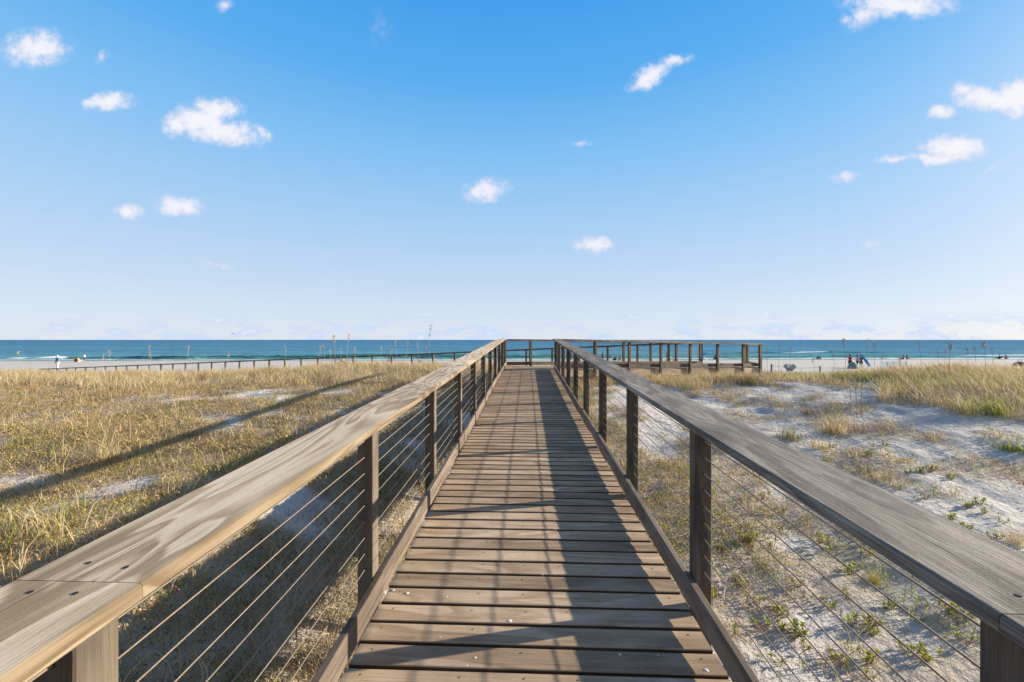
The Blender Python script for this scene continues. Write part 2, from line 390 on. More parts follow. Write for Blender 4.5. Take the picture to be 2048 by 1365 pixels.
def main_side(side):
    left = side < 0
    nm = 'railing'
    if left:
        root = thing(nm, 'left cable railing of the ramp with a sunlit tan swirly grained cap rail', 'railing', (-.91, 0, 0))
        inner = LP; xr0, xr1 = -1.068, -.789; ks = range(-3, 11); wm = W_RAILL; kx = -.849; yend = 16.30
    else:
        root = thing(nm, 'right cable railing of the ramp with a grey weathered cap rail', 'railing', (.97, 0, 0))
        inner = RP; xr0, xr1 = .859, 1.141; ks = range(-3, 10); wm = W_RAILR; kx = .907; yend = 14.62
    pc = inner + side * .0445
    for k in ks:
        y0 = NEAR0 + SP * k + (0 if left else .04); yc = y0 + .0445
        top = dz(yc) + 1.031
        b = MB(); b.beam((pc, yc, min(hz(pc, yc), -.3) - .3), (pc, yc, top), .089, .089, up=(0, 1, 0), ch=.004)
        po = b.build('post', W_POST, root)
        if k > -2 and k < 6:
            for i in range(9):
                z = dz(y0) + .226 + .09 * i; h = MB()
                h.tube([(pc, y0 - .0012, z), (pc, y0 + .004, z)], .0062, 8); h.build('cable_hole', M_DARK, po)
    xc = (xr0 + xr1) / 2; w = xr1 - xr0
    jy = [NEAR0 + SP * k + .06 for k in (-3, 0, 3, 6, 9)] if left else [NEAR0 + SP * k + .03 for k in (-3, 0, 3, 6)]
    jy[0] = -4; jy = [q for q in jy if q < yend - .5] + [yend]
    for a, c in zip(jy[:-1], jy[1:]):
        o = (random.random() - .5) * .008 if a > 0 else 0
        b = MB(); n = max(1, int((c - a) / .5))
        b.beam((xc + o, a + .0012, dz(a) + 1.051), (xc + o * .3, c - .0012, dz(c) + 1.051 + (.0 if c < YE else .004)), w, .038, ch=.006, segs=1)
        ro = b.build('cap_rail', wm, root)
        for yy in (a + .05, c - .05):
            for xo in (-.055, .045):
                yj = yy + (random.random() - .5) * .03; xx = xc + xo + (random.random() - .5) * .02
                h = MB(); h.tube([(xx, yj, dz(yj) + 1.066), (xx, yj, dz(yj) + 1.0712)], .0052, 9); h.build('screw_head', M_DARK, ro)
    # kick boards, raised off the deck
    kb = [NEAR0 + SP * k + .05 for k in range(-3, 11 if left else 10)]
    kb = kb[::2] if left else kb[1::2]; kb = [-4] + kb
    if kb[-1] < yend - .5: kb.append(yend - .15)
    for i, (a, c) in enumerate(zip(kb[:-1], kb[1:])):
        o = side * (.0015 if i % 2 else -.0035)
        b = MB(); b.beam((kx + o, a + .003, dz(a) + .112), (kx + o, c - .003, dz(c) + .112), .036, .136, ch=.004)
        b.build('kick_board', W_KICK, root)
    for i in range(9):
        h = .226 + .09 * i
        pts = [(pc, -4, dz(-4) + h), (pc, min(YE, yend - .2), dz(YE) + h)]
        if left: pts.append((pc, yend - .2, dz(YE) + h))
        b = MB(); b.tube(pts, .0026, 6); b.build('cable', M_CABLE, root, smooth=True)
    return root
main_side(-1); main_side(1)

# angled run beyond the ramp
D_ = Vector((.905, .425, 0)).normalized(); N_ = Vector((-D_.y, D_.x, 0))
C0 = Vector((1.02, 14.66, 0)); WID = 1.90
def zr(s): return dz(99) - .006 - .0185 * max(s, 0)
plat = thing('boardwalk_platform', 'lower angled deck run turning right beyond the end of the ramp', 'boardwalk', (C0.x, C0.y, 0))
d = MB(); s = .02
while s < 10.35:
    ext = 0 if s < 9.2 else min(.45, (s - 9.2) * .3)
    a = C0 + D_ * s - N_ * .02; b = C0 + D_ * s + N_ * (WID + ext)
    a.z = b.z = zr(s) - .0175; d.beam(a, b, .1375, .035, ch=.004); s += pitch
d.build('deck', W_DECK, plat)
for k in range(0, 7):
    s0, s1 = k * 1.53 + .0, min((k + 1) * 1.53, 10.2)
    a = C0 + D_ * (s0 + .003) - N_ * .040; b = C0 + D_ * (s1 - .003) - N_ * .040
    a.z = zr(s0) - .035 - .12; b.z = zr(s1) - .035 - .12
    m_ = MB(); m_.beam(a, b, .038, .235); m_.build('fascia', W_FASC, plat)
for o in (.5, 1.0, 1.5):
    m_ = MB(); a = C0 + D_ * .3 + N_ * o; b = C0 + D_ * 10.6 + N_ * o; a.z = zr(.3) - .15; b.z = zr(10.6) - .15; m_.beam(a, b, .04, .22); m_.build('joist', W_POST, plat)

def seg_railing(name, label, posts, zs, kick=True, railw=.20, skip_rail=(), posts_down=.5, wires=True, pw=.089):
    """posts: list of (x,y); zs: deck z at each"""
    root = thing(name, label, 'railing', (posts[0][0], posts[0][1], 0))
    for (x, y), z in zip(posts, zs):
        b = MB(); b.beam((x, y, hz(x, y) - posts_down), (x, y, z + .998), pw, pw, up=(D_.x, D_.y, 0), ch=.004); b.build('post', W_POST, root)
    n = len(posts)
    for i in range(n - 1):
        if i in skip_rail: continue
        (x0, y0), (x1, y1) = posts[i], posts[i + 1]; z0, z1 = zs[i], zs[i + 1]
        if i % 2 == 0 or (i - 1) in skip_rail:
            j = min(i + 2, n - 1)
            if (i + 1) in skip_rail: j = i + 1
            if i % 2 == 1: j = i + 1
            (xe, ye), ze = posts[j], zs[j]
            a = Vector((x0, y0, z0 + 1.034)); e = Vector((xe, ye, ze + 1.034)); dd = (e - a).normalized()
            if i == 0: a -= dd * .06
            if j == n - 1: e += dd * .09
            b = MB(); b.beam(a + dd * .002, e - dd * .002, railw, .072, ch=.005); b.build('cap_rail', W_RAILR, root)
        if kick:
            dd = Vector((x1 - x0, y1 - y0, 0)).normalized(); nn = Vector((-dd.y, dd.x, 0)) * kick
            a = Vector((x0, y0, z0 + .112)) + nn; e = Vector((x1, y1, z1 + .112)) + nn
            b = MB(); b.beam(a + dd * .003, e - dd * .003, .036, .136, ch=.004); b.build('kick_board', W_KICK, root)
    if wires:
        for i in range(9):
            h = .226 + .09 * i
            runs = []; cur = [0]
            for q in range(n - 1):
                if q in skip_rail: runs.append(cur); cur = [q + 1]
                else: cur.append(q + 1)
            runs.append(cur)
            for rr in runs:
                if len(rr) > 1: m_ = MB(); m_.tube([(posts[q][0], posts[q][1], zs[q] + h) for q in rr], .0027, 5); m_.build('cable', M_CABLE, root, smooth=True)
    return root
np_ = [(C0 + D_ * (1.53 * k + (0.0 if k else .12)) - N_ * .10) for k in range(1, 8)]
np_[-1] = C0 + D_ * 10.25 - N_ * .10
seg_railing('railing', 'near railing of the angled deck run right of the ramp with seven posts',
            [(C0.x - .02, C0.y + .03)] + [(p.x, p.y) for p in np_], [zr(0)] + [zr(1.53 * k) for k in range(1, 8)], kick=.064, railw=.24)
fp = [(-.91, 16.22)] + [(.10 + 1.36 * j, 16.42 + .64 * j) for j in (0, 1, 2, 3, 4, 5, 6)] + [(10.98, 21.5)]
seg_railing('railing', 'far railing across the ramp head and along the seaward side of the angled run', fp,
            [zr(0)] * 2 + [zr(1.5 * j) for j in (1, 2, 3, 4, 5, 6)] + [zr(10.8)], kick=-.064, skip_rail=(7,))
e0 = np_[-1]
seg_railing('railing', 'short end railing closing the right hand end of the angled run', [(e0.x + .10, e0.y + .12), (11.08, 21.42)], [zr(10.9), zr(10.95)], kick=.064, railw=.14)

# beach fence: long line of posts and one rail running down to the left
FA = Vector((7.9, 21.0)); FB = P(152, 736, 38.8); FB = Vector((FB.x, FB.y)) 
A26 = P(909.5, 706, 25.3); dirf = (FB - Vector((A26.x, A26.y))); stp = dirf.length / 26; dirf.normalize()
p26 = Vector((A26.x, A26.y))
fr = thing('beach_fence', 'long low rail fence sloping down across the beach beyond the left dune grass', 'fence', (p26.x, p26.y, 0))
pts = []
for k in range(-9, 31):
    p = p26 + dirf * stp * k
    z = A26.z + (1.6 - 56 / F * 38.8 - A26.z) * (k / 26.0)
    if k < 0: z = A26.z + (1.40 - A26.z) * (-k / 8.0)
    pts.append(Vector((p.x, p.y, z)))
for p in pts:
    b = MB(); b.beam((p.x, p.y, min(hz(p.x, p.y), p.z - 1.0) - .25), (p.x, p.y, p.z - .02), .10, .10, up=(0, 1, 0)); b.build('post', W_POST, fr)
for i in range(0, len(pts) - 1, 3):
    e = pts[min(i + 3, len(pts) - 1)]
    b = MB(); b.beam(pts[i], e, .14, .085); b.build('rail', W_POST, fr)

# ------------------------------------------------------------------ shells and grit on the deck
def shell(px, py, r):
    d0 = P(px, py, 1) - CAM
    t = CAM.z / (SL * d0.y - d0.z); p = CAM + d0 * t
    b = MB(); n = 9; rr = random.random()
    prof = [(1, 0), (.85, .28), (.5, .48), (.1, .55)]
    for (q, h) in prof:
        for k in range(n):
            a = 2 * math.pi * k / n
            rad = r * q * (1 + .18 * math.sin(3 * a + rr * 6)) * (1 + .12 * (k % 2))
            b.v.append(p + Vector((rad * math.cos(a) * 1.25, rad * math.sin(a) * .9, r * h * .7 + .0005))); b.g.append((0, 0, 0)); b.r.append(.5)
    for i in range(3):
        for k in range(n):
            b.f.append((i*n + k, i*n + (k+1) % n, (i+1)*n + (k+1) % n, (i+1)*n + k))
    b.f.append(tuple(3*n + k for k in range(n)))
    return b.build('shell', M_SHELL, None, loc=p, smooth=True)
o = shell(1019, 1243, .0135); tag(o, 'largest white shell fragment lying mid deck on the sunlit planks', 'shell')
o = shell(814, 1187, .010); tag(o, 'round white shell near the left kick board, right one of a pair', 'shell')
o = shell(786, 1181, .009); tag(o, 'white shell touching the left kick board, left one of a pair', 'shell')
o = shell(1412, 1341, .010); tag(o, 'white shell in the sunlit strip beside the right kick board', 'shell')
for px, py in ((880, 1275), (896, 1283), (1114, 1066), (978, 1086), (934, 1332), (1172, 1100), (1205, 1190), (893, 1194), (1316, 1311), (1000, 1120), (1110, 1059), (1085, 1150), (1240, 1310), (950, 1316), (1030, 835), (1020, 828), (1034, 826), (1012, 856), (1024, 846)):
    tag(shell(px, py, .0035 + random.random() * .003), 'tiny white shell crumb on the brown deck planks', 'shell', 'tiny shell crumbs on the deck')

# ------------------------------------------------------------------ vegetation
TAN = np.array([[.62, .48, .28], [.76, .65, .45], [.56, .44, .22], [.52, .42, .21], [.45, .39, .16], [.66, .46, .28]])
GREEN = np.array([[.20, .24, .045], [.30, .32, .06], [.14, .19, .045], [.38, .38, .08]])
BROWN = np.array([[.34, .19, .10], [.46, .29, .165], [.27, .18, .11], [.42, .33, .22]])
YEL = np.array([[.48, .42, .07], [.40, .38, .09], [.55, .40, .05]])
def blades(bx, by, bz, az, lean, ln, wd, prof, colr, curve=.5, face=None):
    """strips of two quads. lean: angle from vertical at base; curve adds bend"""
    n = len(bx); P0 = np.stack([bx, by, bz], -1)
    hd = np.stack([np.cos(az), np.sin(az), 0 * az], -1); up = np.array([0, 0, 1.0])
    d1 = hd * np.sin(lean)[:, None] + up * np.cos(lean)[:, None]
    l2 = lean + curve; d2 = hd * np.sin(l2)[:, None] + up * np.cos(l2)[:, None]
    P1 = P0 + d1 * (ln * .5)[:, None]; P2 = P1 + d2 * (ln * .5)[:, None]
    fa = az + np.pi / 2 + (rng.random(n) - .5) * 1.6 if face is None else face
    sd = np.stack([np.cos(fa), np.sin(fa), 0 * fa], -1) * (wd * .5)[:, None]
    vs = np.stack([P0 - sd * prof[0], P0 + sd * prof[0], P1 - sd * prof[1], P1 + sd * prof[1], P2 - sd * prof[2], P2 + sd * prof[2]], 1)
    base = (np.arange(n) * 6)[:, None]
    fs = np.concatenate([base + np.array([0, 1, 3, 2]), base + np.array([2, 3, 5, 4])], 1).reshape(-1, 4)
    cs = np.repeat(colr[:, None, :], 6, 1)
    return vs.reshape(-1, 3), fs, cs.reshape(-1, 3)
class VB:
    def __init__(s): s.p = []; s.n = 0
    def add(s, t): s.p.append((t[0], t[1] + s.n, t[2])); s.n += len(t[0])
    def build(s, name, mat, parent=None, loc=(0, 0, 0)):
        v = np.concatenate([q[0] for q in s.p]) ; f = np.concatenate([q[1] for q in s.p]); c = np.concatenate([q[2] for q in s.p])
        me = bpy.data.meshes.new(name); me.vertices.add(len(v)); me.vertices.foreach_set('co', v.astype('f').ravel())
        me.loops.add(f.size); me.loops.foreach_set('vertex_index', f.ravel().astype('i')); me.polygons.add(len(f))
        me.polygons.foreach_set('loop_start', np.arange(0, f.size, 4)); me.update(calc_edges=True)
        a = me.attributes.new('col', 'FLOAT_COLOR', 'POINT')
        a.data.foreach_set('color', np.concatenate([c, np.ones((len(c), 1))], 1).astype('f').ravel())
        me.materials.append(mat); o = bpy.data.objects.new(name, me); col.objects.link(o); o.location = loc
        if parent: o.parent = parent
        return o
def pick(pal, n, jit=.25):
    c = pal[rng.integers(0, len(pal), n)]
    return np.clip(c * (1 + (rng.random((n, 1)) - .5) * jit * 2), .01, .9)
def clear_walk(x, y, m=.05):
    a = (x > -1.0 - m) & (x < 1.05 + m) & (y < 16.4)
    s = (x - C0.x) * D_.x + (y - C0.y) * D_.y; t = (x - C0.x) * N_.x + (y - C0.y) * N_.y
    return ~(a | ((s > -1) & (s < 11) & (t > -.15 - m) & (t < 2.0 + m)))
def inview(x, y, pad=1.0):
    return (np.abs(x + .04 * y) < 1.28 * y + pad + 2.0) & (y > .3)
def scatter(n, x0, x1, y0, y1):
    x = rng.uniform(x0, x1, n); y = rng.uniform(y0, y1, n); k = inview(x, y) & clear_walk(x, y); return x[k], y[k]
def tufts(vb, tx, ty, nb, ln, wd, pal, palmix=None, spread=.10, lean0=.15, leanw=.5, wind=.35, curve=.6):
    n = len(tx)
    if n == 0: return
    bx = np.repeat(tx, nb); by = np.repeat(ty, nb); N = len(bx)
    tl = np.repeat(rng.uniform(.7, 1.25, n), nb); tc = np.repeat(np.clip((fbm(tx * .55, ty * .55, 500) - .5) * 1.9 + .5 + (rng.random(n) - .5) * .35, 0, 1), nb)
    bx = bx + rng.normal(0, spread, N); by = by + rng.normal(0, spread, N)
    az = rng.uniform(0, 2 * np.pi, N)
    lean = lean0 + leanw * rng.random(N) ** 1.3
    hx = np.cos(az) * np.sin(lean); hy = np.sin(az) * np.sin(lean) + wind * rng.uniform(.5, 1.2, N)
    hx = hx - wind * .15
    az = np.arctan2(hy, hx); lean = np.arctan2(np.hypot(hx, hy), np.cos(lean))
    L = ln * tl * rng.uniform(.55, 1.15, N)
    c = pick(pal, N)
    if palmix is not None:
        k = tc < palmix[1]; c[k] = pick(palmix[0], k.sum())
    vb.add(blades(bx, by, height(bx, by) - .01, az, lean, L, wd * rng.uniform(.7, 1.3, N), (1, .8, .12), c, curve=curve * rng.uniform(.4, 1.3, N)))

RUST = np.array([[.55, .27, .10], [.60, .36, .14], [.42, .22, .10]])
# --- far golden grass crest
vb = VB()
def field(n, x0, x1, y0, y1, nb, ln, wd, pal, palmix, thr, lo=0, hi=9, densf=None, **kw):
    x, y = scatter(n, x0, x1, y0, y1)
    m = vegmask(x, y) * (densf(x, y) if densf else 1)
    k = m > thr + rng.random(len(x)) * .35
    tufts(vb, x[k], y[k], nb, ln, wd, pal, palmix, **kw)
crest = lambda x, y: sst(12.5, 15.5, y + .12 * (fbm(x * .3, y * .3, 200) - .5) * 20)
field(9000, -32, 9, 13.0, 24, 13, .46, .011, TAN, (BROWN, .14), .25, densf=crest, wind=.35)
field(5200, 1.5, 34, 14, 25, 13, .38, .011, TAN, (GREEN, .24), .25, wind=.3)
mnd = lambda x, y: np.maximum(np.exp(-((x - 19) / 9.) ** 2 - ((y - 12.) / 5.2) ** 2), np.exp(-((x - 11.5) / 3.) ** 2 - ((y - 10.8) / 1.7) ** 2)) * 1.5
field(6500, 7, 34, 5.5, 19, 17, .44, .010, np.vstack([TAN, TAN, BROWN[1:2], RUST[1:2]]), (np.vstack([GREEN[3:4], TAN[2:5]]), .40), .35, densf=mnd, wind=.45, spread=.12)
tag(vb.build('crest_grass', M_VEG), 'tall golden grass along the dune crests', 'grass', kind='stuff')
# --- mid and near field
vb = VB()
field(1700, -26, -1.1, 4, 14.5, 15, .20, .008, np.vstack([TAN, TAN * .8, GREEN[3:4]]), (np.vstack([BROWN, BROWN * .7, TAN[:1] * .8]), .58), .30, wind=.2, leanw=.9, spread=.10)
field(1100, -9, -1.1, 1.0, 6, 12, .20, .005, np.vstack([TAN, BROWN]), (GREEN, .30), .2, wind=.2, leanw=1.0, spread=.10)
field(1500, 1.1, 20, 3.5, 15, 12, .24, .007, np.vstack([TAN, BROWN]), (GREEN, .3), .30, wind=.25, leanw=.8, spread=.08)
def singles(n, x0, x1, y0, y1, ln, wd, thr):
    x, y = scatter(n, x0, x1, y0, y1); k = vegmask(x, y) > thr + rng.random(len(x)) * .5
    tufts(vb, x[k], y[k], 3, ln, wd, TAN, (GREEN, .3), spread=.02, wind=.25, leanw=.5)
singles(1800, -22, -1.1, 1.5, 13, .42, .006, .1); singles(160, 1.2, 14, 1.5, 12, .4, .005, .2)
tag(vb.build('scrub_grass', M_VEG), 'short mixed tan and green grass over the dune flats', 'grass', kind='stuff')
# --- ground cover: dry litter, twigs, small leaves
vb = VB()
def litter(n, x0, x1, y0, y1, ln, wd, thr, pal, prof=(1, .8, .2), up=0.0, lean=(1.0, 1.55), mask=True, rand=.5):
    x, y = scatter(n, x0, x1, y0, y1)
    if mask: k = vegmask(x, y) > thr + rng.random(len(x)) * rand; x, y = x[k], y[k]
    N = len(x)
    if N == 0: return
    vb.add(blades(x, y, height(x, y) + up * rng.random(N), rng.uniform(0, 6.28, N), rng.uniform(*lean, N), ln * rng.uniform(.5, 1.3, N), wd * rng.uniform(.7, 1.3, N), prof, pick(pal, N), curve=rng.uniform(-.3, .5, N)))
RUST = np.array([[.55, .27, .10], [.60, .36, .14], [.42, .22, .10]])
PALE_ = np.array([[.68, .60, .44], [.60, .52, .38]])
MIXP = np.vstack([TAN, BROWN, BROWN, RUST, PALE_, PALE_, GREEN[1:2]])
litter(130000, -10, -1.0, .6, 7, .07, .0038, -.02, MIXP, up=.06, lean=(.5, 1.5))
litter(85000, -24, -1.0, 6, 14, .11, .009, .05, np.vstack([MIXP, BROWN * .7]), up=.08, lean=(.5, 1.5))
litter(9000, 1.0, 7, .6, 6, .06, .003, .22, MIXP, up=.03, lean=(.6, 1.5))
litter(50000, 1.0, 24, 5.5, 15, .10, .008, .28, MIXP, up=.05, lean=(.5, 1.5))
litter(3500, 1.0, 6, .5, 7, .035, .0022, .0, np.vstack([BROWN, TAN]), lean=(1.3, 1.57), mask=False)
# leafy creepers
LP_ = np.vstack([GREEN[:3], YEL[:1], RUST[1:2], TAN[2:3], BROWN[1:2]])
def creeper(n, x0, x1, y0, y1, thr, ll, lw, h, nl=26, pal=LP_, sp=.06):
    x, y = scatter(n, x0, x1, y0, y1)
    k = vegmask(x, y) > thr + rng.random(len(x)) * .4; x, y = x[k], y[k]
    bx = np.repeat(x, nl) + rng.normal(0, sp, len(x) * nl); by = np.repeat(y, nl) + rng.normal(0, sp, len(x) * nl); N = len(bx)
    if N == 0: return
    tone = np.repeat(rng.uniform(.7, 1.3, len(x)), nl)[:, None]
    vb.add(blades(bx, by, height(bx, by) + h * rng.random(N), rng.uniform(0, 6.28, N), rng.uniform(.3, 1.4, N), ll * rng.uniform(.6, 1.3, N), lw * rng.uniform(.7, 1.3, N), (.25, 1, .2), pick(pal, N) * tone, curve=rng.uniform(0, .6, N), face=rng.uniform(0, 6.28, N)))
creeper(4200, -8, -1.0, .8, 7, .12, .028, .012, .07)
creeper(2400, -20, -1.0, 6, 14, .15, .04, .020, .09)
creeper(1100, 1.05, 3.0, 4.2, 14, .05, .030, .014, .07)
creeper(1300, 1.1, 16, 5, 14, .25, .038, .018, .07)
YP = np.vstack([YEL, YEL, GREEN[3:4], BROWN[1:2]])
creeper(600, -10, -1.0, 1.2, 9, .15, .016, .014, .14, nl=22, pal=YP, sp=.05)
creeper(450, -20, -1.0, 5, 13, .15, .022, .018, .14, nl=22, pal=YP, sp=.08)
creeper(500, 1.05, 5, 4.5, 13, .05, .018, .014, .12, nl=18, pal=YP, sp=.05)
creeper(3800, -20, -1, 2, 14, .03, .024, .009, .17, nl=34, pal=np.vstack([BROWN, RUST]), sp=.12)
creeper(500, 1.1, 20, 5, 14, .25, .024, .009, .14, nl=30, pal=np.vstack([BROWN, RUST]), sp=.10)
tag(vb.build('ground_cover', M_LEAF), 'low leafy creepers and dry litter scattered over the sand', 'ground cover', kind='stuff')

# --- individual small plants on the sand right of the boardwalk
def make_rosette(seed, heads, dead):
    global rng
    sv = rng; rng = np.random.default_rng(seed)
    r = thing('beach_plant', '', 'plant')
    lv = VB(); st = MB(); dv = VB()
    for h in range(heads):
        a = rng.uniform(0, 6.28); q = rng.uniform(0, .09) * (heads > 1); cx, cy = q * math.cos(a), q * math.sin(a); ht = rng.uniform(.03, .075)
        st.tube([(0, 0, -.02), (cx * .5, cy * .5, .004), (cx * .9, cy * .9, ht * .5), (cx, cy, ht)], [.0045, .0038, .003, .0022], 5)
        n = int(rng.integers(12, 19)); az = np.arange(n) * 2.4 + rng.random(n) * .5
        lv.add(blades(np.full(n, cx), np.full(n, cy), np.full(n, ht) - rng.random(n) * .015, az, np.linspace(.35, 1.25, n), rng.uniform(.028, .046, n), rng.uniform(.010, .015, n), (.35, 1, .35), pick(np.vstack([GREEN[1:2], GREEN[3:4], YEL[1:2], GREEN[0:1]]), n) * 1.15, curve=.35, face=az + np.pi / 2))
    n = dead; dv.add(blades(rng.normal(0, .035, n), rng.normal(0, .035, n), rng.random(n) * .03, rng.uniform(0, 6.28, n), rng.uniform(.4, 1.5, n), rng.uniform(.02, .055, n), rng.uniform(.003, .008, n), (.6, 1, .2), pick(BROWN * .8, n), curve=.3))
    lv.build('leaves', M_LEAF, r); st.build('stem', M_TWIG, r); dv.build('dry_leaves', M_LEAF, r)
    rng = sv; return r
M_TWIG = plain('twig_bark', (.22, .15, .10))
protos = [make_rosette(300 + i, (1, 2, 4, 6, 9)[i], (14, 26, 38, 52, 70)[i]) for i in range(5)]
used = [False] * 5
pos_list = [(1735, 1115), (1700, 1150), (1655, 1105), (1640, 1085), (1740, 1255), (1590, 1270), (1710, 1255), (1905, 1230), (1800, 1090), (1520, 1140), (1560, 1030),
            (1500, 1085), (1610, 1300), (1820, 1310), (1740, 1330), (1560, 1235), (1850, 1215), (1780, 1225), (1660, 1225), (1480, 1180), (1450, 1040), (1530, 1000), (1655, 1010),
            (1870, 1130), (1470, 1265), (1515, 1325), (1640, 1340), (1880, 1320), (1930, 1290), (1545, 1100), (1600, 1180), (1690, 1200), (1825, 1160), (1770, 1060), (1850, 1000), (1900, 960), (1960, 1010), (1820, 950), (1990, 1080), (1930, 1060), (1700, 1300), (1560, 1340), (1480, 1345), (1710, 1060), (1500, 950), (1420, 990), (1440, 1100)]
cand = [ray_ground(px, py) for px, py in pos_list]
rs = np.random.default_rng(5)
while len(cand) < 292:
    x = rs.uniform(1.2, 7.5); y = rs.uniform(.9, 8.5)
    if fbm(x * .8, y * .8, 400) > .42 and rs.random() < 1.2 - y * .1: cand.append(Vector((x, y, 0)))
for n_, p in enumerate(cand):
    i = [3, 3, 2, 2, 4, 4, 1][n_ % 7] if n_ < 12 else int(rs.integers(0, 4))
    src = protos[i]; o = src if not used[i] else copy_tree(src); used[i] = True
    o.location = (p.x, p.y, hz(p.x, p.y)); o.rotation_euler = (0, 0, rs.uniform(0, 6.28)); sc = rs.uniform(.65, 1.15) * (1.0 if n_ > 12 else 1.25); o.scale = (sc,) * 3
    o['label'] = 'small green beach rosette plant on pale sand right of the boardwalk'; o['group'] = 'small green plants on the sand right of the boardwalk'

# --- individual grass tufts
def tuft_thing(p, label, n, ln, wd, pal, spread=.05, wind=.25, leanw=.5, group=None):
    v = VB(); az = rng.uniform(0, 6.28, n); lean = .08 + leanw * rng.random(n)
    hx = np.cos(az) * np.sin(lean) - wind * .1; hy = np.sin(az) * np.sin(lean) + wind * rng.random(n)
    az = np.arctan2(hy, hx); lean = np.arctan2(np.hypot(hx, hy), np.cos(lean))
    v.add(blades(rng.normal(0, spread, n), rng.normal(0, spread, n), np.full(n, -.02), az, lean, ln * rng.uniform(.5, 1.15, n), wd * rng.uniform(.7, 1.3, n), (1, .8, .12), pick(pal, n), curve=rng.uniform(.2, .9, n)))
    o = v.build('grass_tuft', M_VEG, None, (p.x, p.y, hz(p.x, p.y))); tag(o, label, 'grass tuft', group); return o
MIXG = np.vstack([TAN, GREEN[1:2], BROWN[1:2]])
tuft_thing(ray_ground(1668, 868), 'tall brown green tuft standing alone mid sand below the grassy mound', 150, .62, .008, MIXG, .10)
tuft_thing(ray_ground(1718, 862), 'low drooping brown tuft just right of the tall brown green tuft', 110, .34, .007, BROWN, .12, leanw=1.1)
tuft_thing(ray_ground(1580, 880), 'dark olive tuft close to the right cap rail on open sand', 130, .36, .007, np.vstack([GREEN[1:3], TAN[3:5], BROWN[:1]]), .12)
tuft_thing(ray_ground(1640, 900), 'yellowish tuft with brown base behind the right cap rail', 90, .38, .006, np.vstack([YEL[1:2], TAN]), .08)
tuft_thing(ray_ground(1612, 828), 'small spiky brown tuft on the upper sand patch', 70, .30, .007, BROWN, .08, leanw=.9)
tuft_thing(ray_ground(1750, 1172), 'bright yellow green tuft on the sand seen through the right cables', 130, .21, .0035, np.vstack([YEL[:2], GREEN[3:4], TAN[3:4]]), .035)
tuft_thing(ray_ground(1395, 1090), 'spindly yellow tuft seen just right of the nearest full right post', 40, .28, .004, YEL, .03, leanw=.3)
tuft_thing(ray_ground(1980, 830), 'green leafy tuft at the far right foot of the grassy mound', 160, .45, .010, GREEN, .16)
tuft_thing(ray_ground(2030, 900), 'dark green bushy clump low at the far right edge', 240, .22, .012, GREEN[:3], .16, leanw=1.0)
tuft_thing(ray_ground(1925, 830), 'upright yellow green tuft in front of the grassy mound', 150, .5, .009, np.vstack([GREEN[1:2], YEL[1:2], TAN[:2]]), .12)
tuft_thing(ray_ground(1780, 965), 'ragged tan and green tuft in the middle of the right sand', 130, .30, .006, MIXG, .14, leanw=.9)
tuft_thing(ray_ground(1870, 985), 'wide low brown tuft right of the ragged tuft', 180, .22, .006, np.vstack([BROWN, GREEN[:2]]), .2, leanw=1.1)
tuft_thing(ray_ground(2035, 1090), 'grey green spiky tuft at the right edge beyond the cap rail', 110, .26, .005, MIXG, .06)
def near_tuft(x, y, label, n, ln, pal, sp=.07, wd=.0045, lw=.35): tuft_thing(Vector((x, y, 0)), label, n, ln, wd, pal, sp, .1, lw)
near_tuft(-1.22, 1.75, 'tall bright green grass clump growing against the left side of the ramp', 170, 1.0, np.vstack([GREEN[1:2], GREEN[3:4], TAN[:1], YEL[1:2]]), .13)
near_tuft(-1.30, 2.35, 'thin green gold grass beside the first full left post', 100, .80, np.vstack([GREEN[3:4], TAN, BROWN[:1]]), .16)
near_tuft(-1.45, 3.3, 'reddish brown grass clump beside the ramp past the first left post', 140, .7, np.vstack([TAN, BROWN, BROWN]), .2)
near_tuft(-1.6, 1.15, 'yellow tipped weeds under the nearest left cables', 110, .75, np.vstack([YEL, TAN, GREEN[3:4]]), .16)
near_tuft(-1.4, 4.6, 'brown gold clump between the second and third left posts', 150, .6, np.vstack([TAN, BROWN]), .25)
near_tuft(1.35, 4.3, 'yellowish clump hugging the right side of the ramp', 140, .45, np.vstack([YEL[1:2], TAN, BROWN]), .2)
tuft_thing(ray_ground(75, 1080), 'yellow green grass clump at the left edge just beyond the left cap rail', 260, .42, .006, np.vstack([GREEN[3:4], TAN, YEL[1:2]]), .16, leanw=.8)
tuft_thing(ray_ground(205, 925), 'straw coloured arching tuft on the lit side of the long rail shadow', 130, .55, .006, TAN, .10, leanw=.8)

